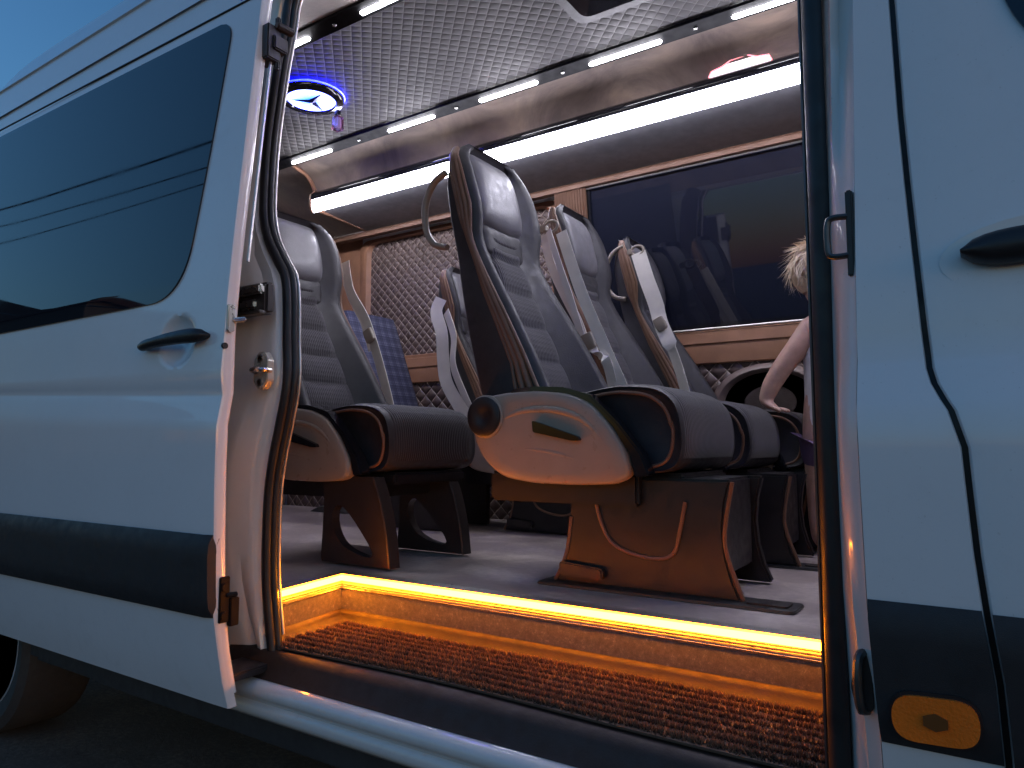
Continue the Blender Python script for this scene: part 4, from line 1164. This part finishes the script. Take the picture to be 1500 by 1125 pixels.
nodes = [(px, py, 1.08, (.075, .062)),        # 0 pelvis
         (px, py, 1.20, (.072, .056)), (px + .002, py, 1.32, (.080, .056)), (px, py + .005, 1.405, (.060, .042)), (px - .005, py + .01, 1.445, (.030, .030)),   # 1-4 to neck
         (px - .012, py + .016, 1.50, (.052, .058)), (px - .022, py + .018, 1.57, (.072, .080)), (px - .022, py + .012, 1.635, (.062, .072)), (px - .022, py + .01, 1.675, (.030, .035)),   # 5-8 head
         (-.458, 1.322, 1.385, .042), (-.490, 1.302, 1.325, .040), (-.538, 1.285, 1.256, .034), (-.572, 1.277, 1.195, .031), (-.592, 1.272, 1.138, .023), (-.570, 1.262, 1.117, (.019, .011)),  # 9-14 left arm to palm
         (px + .075, py + .01, 1.385, .034), (px + .105, py + .03, 1.29, .028), (px + .09, py + .10, 1.21, .024), (px + .06, py + .16, 1.19, .017), (px + .055, py + .185, 1.19, (.018, .011)),  # 15-19 right arm
         (px - .04, py, 1.02, .052), (px - .045, py + .005, .88, .038), (px - .047, py - .005, .77, .032), (px - .047, py - .005, .695, .023), (px - .047, py + .055, .672, (.024, .018)),
         (px + .04, py, 1.02, .052), (px + .045, py + .005, .88, .038), (px + .047, py - .005, .77, .032), (px + .047, py - .005, .695, .023), (px + .047, py + .055, .672, (.024, .018))]
edges = [(0, 1), (1, 2), (2, 3), (3, 4), (4, 5), (5, 6), (6, 7), (7, 8), (3, 9), (9, 10), (10, 11), (11, 12), (12, 13), (13, 14), (3, 15), (15, 16), (16, 17), (17, 18), (18, 19),
         (0, 20), (20, 21), (21, 22), (22, 23), (23, 24), (0, 25), (25, 26), (26, 27), (27, 28), (28, 29)]
# fingers on both hands
def fingers(base, dirs, L):
    for d, l, r in dirs:
        i0 = len(nodes); b = Vector(nodes[base][:3]); d = Vector(d).normalized()
        p1 = b + d * L * .5; p2 = b + d * (L * .5 + l * .5) + Vector((0, 0, -.002)); p3 = b + d * (L * .5 + l) + Vector((0, 0, -.009))
        for p, rr in ((p1, r), (p2, r * .9), (p3, r * .75)): nodes.append((*p, rr))
        edges.extend([(base, i0), (i0, i0 + 1), (i0 + 1, i0 + 2)])
fingers(14, [((.75, -.65, -.03), .026, .0062), ((.92, -.38, -.03), .034, .0066), ((1, -.08, -.03), .037, .0066), ((.97, .22, -.03), .033, .0064), ((.35, .93, -.02), .022, .0068)], .04)
fingers(19, [((.6, .7, -.1), .024, .0062), ((.3, .95, -.1), .032, .0066), ((0, 1, -.1), .035, .0066), ((-.3, .95, -.1), .031, .0064), ((-.9, .35, -.1), .022, .0068)], .04)
BODY = skin_mesh('body', nodes, edges, M['skin'], CH)
# face features (looking away from the doorway, towards the far window)
hx_, hy_, hz_ = px - .022, py + .018, 1.565
for s in (-1, 1):
    MB().lathe([(.0005, -.008), (.007, -.005), (.009, 0), (.006, .006)], 12, lambda r, h, t, s=s: (hx_ + s * .028 + r * math.cos(t), hy_ + .074 - h, hz_ + .01 + r * math.sin(t) * .7)).build('eye', M['eye'], BODY)
    MB().lathe([(.010, .004), (.016, .0), (.012, -.006), (.0005, -.004)], 14, lambda r, h, t, s=s: (hx_ + s * (.073 - h), hy_ - .006 + r * .7 * math.cos(t), hz_ + r * 1.2 * math.sin(t))).build('ear', M['skin'], BODY)
MB().grid([[(hx_ + .012 * math.cos(t) * k, hy_ + .076 + .016 * (1 - k), hz_ - .012 + .014 * math.sin(t) * k + (.01 * k if math.sin(t) > 0 else 0)) for t in [2 * math.pi * q / 12 for q in range(12)]] for k in (1, .6, .15)], close_v=True).build('nose', M['skin'], BODY)
MB().tube(smoothpath([(hx_ - .018, hy_ + .072, hz_ - .038), (hx_, hy_ + .080, hz_ - .041), (hx_ + .018, hy_ + .072, hz_ - .038)], 4), .004, 8).build('mouth', simple('lips', (.5, .2, .18), .5), BODY)
# hair: cap plus locks
hr = MB(); rows = []
for i in range(11):
    ph = math.pi * .5 * (1.02 - 1.62 * i / 10)
    rows.append([(hx_ + .086 * math.cos(ph) * math.cos(t), hy_ + .0 + .092 * math.cos(ph) * math.sin(t) * (1 if math.sin(t) < .2 else .78), hz_ + .022 + .098 * math.sin(ph)) for t in [2 * math.pi * q / 28 for q in range(28)]])
hr.grid(rows, close_v=True)
rl = random.Random(5)
for i in range(900):
    t = rl.uniform(0, 2 * math.pi); ph = rl.uniform(-.3, 1.35)
    if math.sin(t) > .55 and ph < .55: continue
    c = Vector((hx_ + .087 * math.cos(ph) * math.cos(t), hy_ + .093 * math.cos(ph) * math.sin(t) * (1 if math.sin(t) < .2 else .8), hz_ + .022 + .099 * math.sin(ph)))
    out = Vector((math.cos(ph) * math.cos(t), math.cos(ph) * math.sin(t), math.sin(ph)))
    l = rl.uniform(.03, .085); w_ = rl.uniform(.0007, .0024)
    down = Vector((rl.gauss(0, .55), rl.gauss(0, .55), -1)); tang = (down - out * down.dot(out)).normalized()
    side = out.cross(tang).normalized()
    pts = [c + out * .001, c + tang * l * .5 + out * .005, c + tang * l + out * rl.uniform(-.004, .018)]
    a = [hr.bm.verts.new(tuple(p + side * ww)) for p, ww in zip(pts, (w_, w_ * .9, w_ * .1))]
    b = [hr.bm.verts.new(tuple(p - side * ww)) for p, ww in zip(pts, (w_, w_ * .9, w_ * .1))]
    for k in range(2): hr.face([a[k], a[k + 1], b[k + 1], b[k]])
hr.build('hair', M['hair'], BODY, angle=80)
# clothes
top = [(px, py, 1.02, (.088, .074)), (px, py, 1.10, (.084, .070)), (px, py, 1.20, (.080, .064)), (px + .002, py, 1.32, (.087, .063)), (px, py + .004, 1.385, (.078, .052)), (px, py + .006, 1.41, (.05, .043))]
skin_mesh('vest', top, [(i, i + 1) for i in range(len(top) - 1)], M['cloth_white'], CH)
sh = [(px, py, 1.07, (.086, .072)), (px - .04, py, 1.0, .060), (px - .045, py + .003, .90, .050), (px + .04, py, 1.0, .060), (px + .045, py + .003, .90, .050)]
skin_mesh('shorts', sh, [(0, 1), (1, 2), (0, 3), (3, 4)], M['cloth_dark'], CH)

CH.location = (-.424, 1.567, FZ); CH.scale = (1.1, 1.1, 1.03)

# ------------------------------------------------------------------ street opposite the van (mirrored in the glass and paint)
for i, (a, b) in enumerate([((-40, 11.9), (-14, 10.2)), ((-40, 11.3), (-14, 9.5)), ((-40, 10.5), (-14, 9.05)), ((-40, 9.5), (-14, 4.9))]):
    pts = []
    for k in range(24):
        t = k / 23; x = a[0] + (b[0] - a[0]) * t
        pts.append((x, -8 - i * .05, a[1] + (b[1] - a[1]) * t - 1.2 * 4 * t * (1 - t) * .25))
    o = MB().tube(pts, .017 if i else .028, 6).build('power_line', M['black'])
    tag(o, ['thick topmost overhead cable mirrored in the van door window', 'thin second overhead cable mirrored in the van door window', 'third overhead cable mirrored in the van door window', 'lowest sagging cable dipping to the roofs mirrored in the van door window'][i], 'cable', 'overhead cables across the street')
HS = empty('house', (-58, -24, 0), 'dark house with a gable roof and chimney mirrored in the van door window', 'house')
m = MB(); m.box(-67, -49, -28, -21, 0, 13.4); m.build('wall', M['house'], HS)
m = MB(); m.prism([(-67.6, 13.3), (-64.5, 16.4), (-60.5, 15.5), (-53.5, 14.0), (-48.4, 13.8), (-48.4, 13.3)], lambda p: (p[0], -28.5, p[1]), lambda p: (p[0], -20.5, p[1])); RFO = m.build('roof', M['rooftile'], HS)
m = MB(); m.box(-53, -51.6, -24, -22.5, 13.8, 15.3); m.build('chimney', M['house'], RFO)
def tree(x, y, h, seed, label):
    rr = random.Random(seed); T = empty('tree', (x, y, 0), label, 'tree', 'trees across the street')
    m = MB(); m.tube([(x, y, 0), (x + .1, y, h * .25), (x - .1, y + .1, h * .5), (x, y, h * .8)], [.22, .17, .11, .03], 8)
    for k in range(7):
        a = rr.uniform(0, 6.28); z0 = h * rr.uniform(.3, .6)
        m.tube([(x, y, z0), (x + math.cos(a) * h * .14, y + math.sin(a) * h * .14, z0 + h * .1), (x + math.cos(a) * h * .24, y + math.sin(a) * h * .24, z0 + h * .24)], [.09, .06, .02], 6)
    m.build('trunk', M['bark'], T)
    vs, fs = [], []; off = Vector((x, y, 0))
    cl = [(rr.gauss(0, h * .15), rr.gauss(0, h * .15), h * rr.uniform(.35, .95), h * rr.uniform(.07, .15)) for k in range(26)]
    for cx, cy, cz, cr in cl:
        for k in range(150):
            p = Vector((cx + rr.gauss(0, cr * .6), cy + rr.gauss(0, cr * .6), cz + rr.gauss(0, cr * .5)))
            d1 = Vector((rr.gauss(0, 1), rr.gauss(0, 1), rr.gauss(0, 1))).normalized() * .13; d2 = d1.orthogonal().normalized() * .07
            n0 = len(vs); vs += [tuple(p - d1), tuple(p + d2), tuple(p + d1), tuple(p - d2)]; fs.append((n0, n0 + 1, n0 + 2, n0 + 3))
    me = bpy.data.meshes.new('crown'); me.from_pydata(vs, [], fs); me.materials.append(M['leaf'])
    o = bpy.data.objects.new('crown', me); link(o, T)
tree(-33, -20, 8.5, 1, 'tall leafy tree across the street next to the house')
tree(-24, -22, 7.0, 2, 'broad leafy tree across the street in the middle')
tree(7.5, -26, 7.0, 3, 'leafy tree across the street opposite the front of the van')

# ------------------------------------------------------------------ camera, sky, light
cam = bpy.data.cameras.new('camera'); co = bpy.data.objects.new('camera', cam); COL.objects.link(co)
co.location = (0, -1.04, 1.0); co.rotation_euler = (R(90 + 5.034), 0, R(33.708))
cam.sensor_width = 36; cam.lens = 25.2; cam.clip_start = .02; cam.clip_end = 3000
scene.camera = co
W = bpy.data.worlds.new('World'); scene.world = W; W.use_nodes = True
nt = W.node_tree; bg = nt.nodes['Background']
SUN_EL, SUN_ROT = 2.0, 100.0
sk = nt.nodes.new('ShaderNodeTexSky'); sk.sky_type = 'NISHITA'; sk.sun_disc = False
sk.sun_elevation = R(SUN_EL); sk.sun_rotation = R(SUN_ROT); sk.ozone_density = 4.0; sk.dust_density = .6; sk.air_density = 1.2
hs = nt.nodes.new('ShaderNodeMix'); hs.data_type = 'RGBA'; hs.blend_type = 'MULTIPLY'; hs.inputs[0].default_value = 1
hs.inputs[7].default_value = (1.07, 1.06, 1.0, 1)
nt.links.new(sk.outputs[0], hs.inputs[6]); tcw = nt.nodes.new('ShaderNodeTexCoord'); sp3 = nt.nodes.new('ShaderNodeSeparateXYZ'); nt.links.new(tcw.outputs['Generated'], sp3.inputs[0])
dk = nt.nodes.new('ShaderNodeMapRange')                      # the dusk sky is darker on the side away from the sunset
for i_, v_ in enumerate((-.4, .8, 1.12, .34)): dk.inputs[i_ + 1].default_value = v_
nt.links.new(sp3.outputs['Y'], dk.inputs[0])
vm = nt.nodes.new('ShaderNodeVectorMath'); vm.operation = 'SCALE'
nt.links.new(hs.outputs[2], vm.inputs[0]); nt.links.new(dk.outputs[0], vm.inputs['Scale'])
nt.links.new(vm.outputs[0], bg.inputs['Color'])
bg.inputs['Strength'].default_value = .56
sl = bpy.data.lights.new('sun', 'SUN'); sl.energy = .05; sl.angle = R(20); sl.color = (1, .85, .75)
so = bpy.data.objects.new('sun', sl); COL.objects.link(so)
d = Vector((math.sin(R(SUN_ROT)) * math.cos(R(8)), math.cos(R(SUN_ROT)) * math.cos(R(8)), math.sin(R(8))))
so.rotation_euler = (-d).to_track_quat('-Z', 'Y').to_euler()
scene.view_settings.view_transform = 'Standard'; scene.view_settings.look = 'None'; scene.view_settings.exposure = 0
scene.cycles.use_denoising = True
scene.cycles.max_bounces = 10; scene.cycles.diffuse_bounces = 6; scene.cycles.sample_clamp_indirect = 12
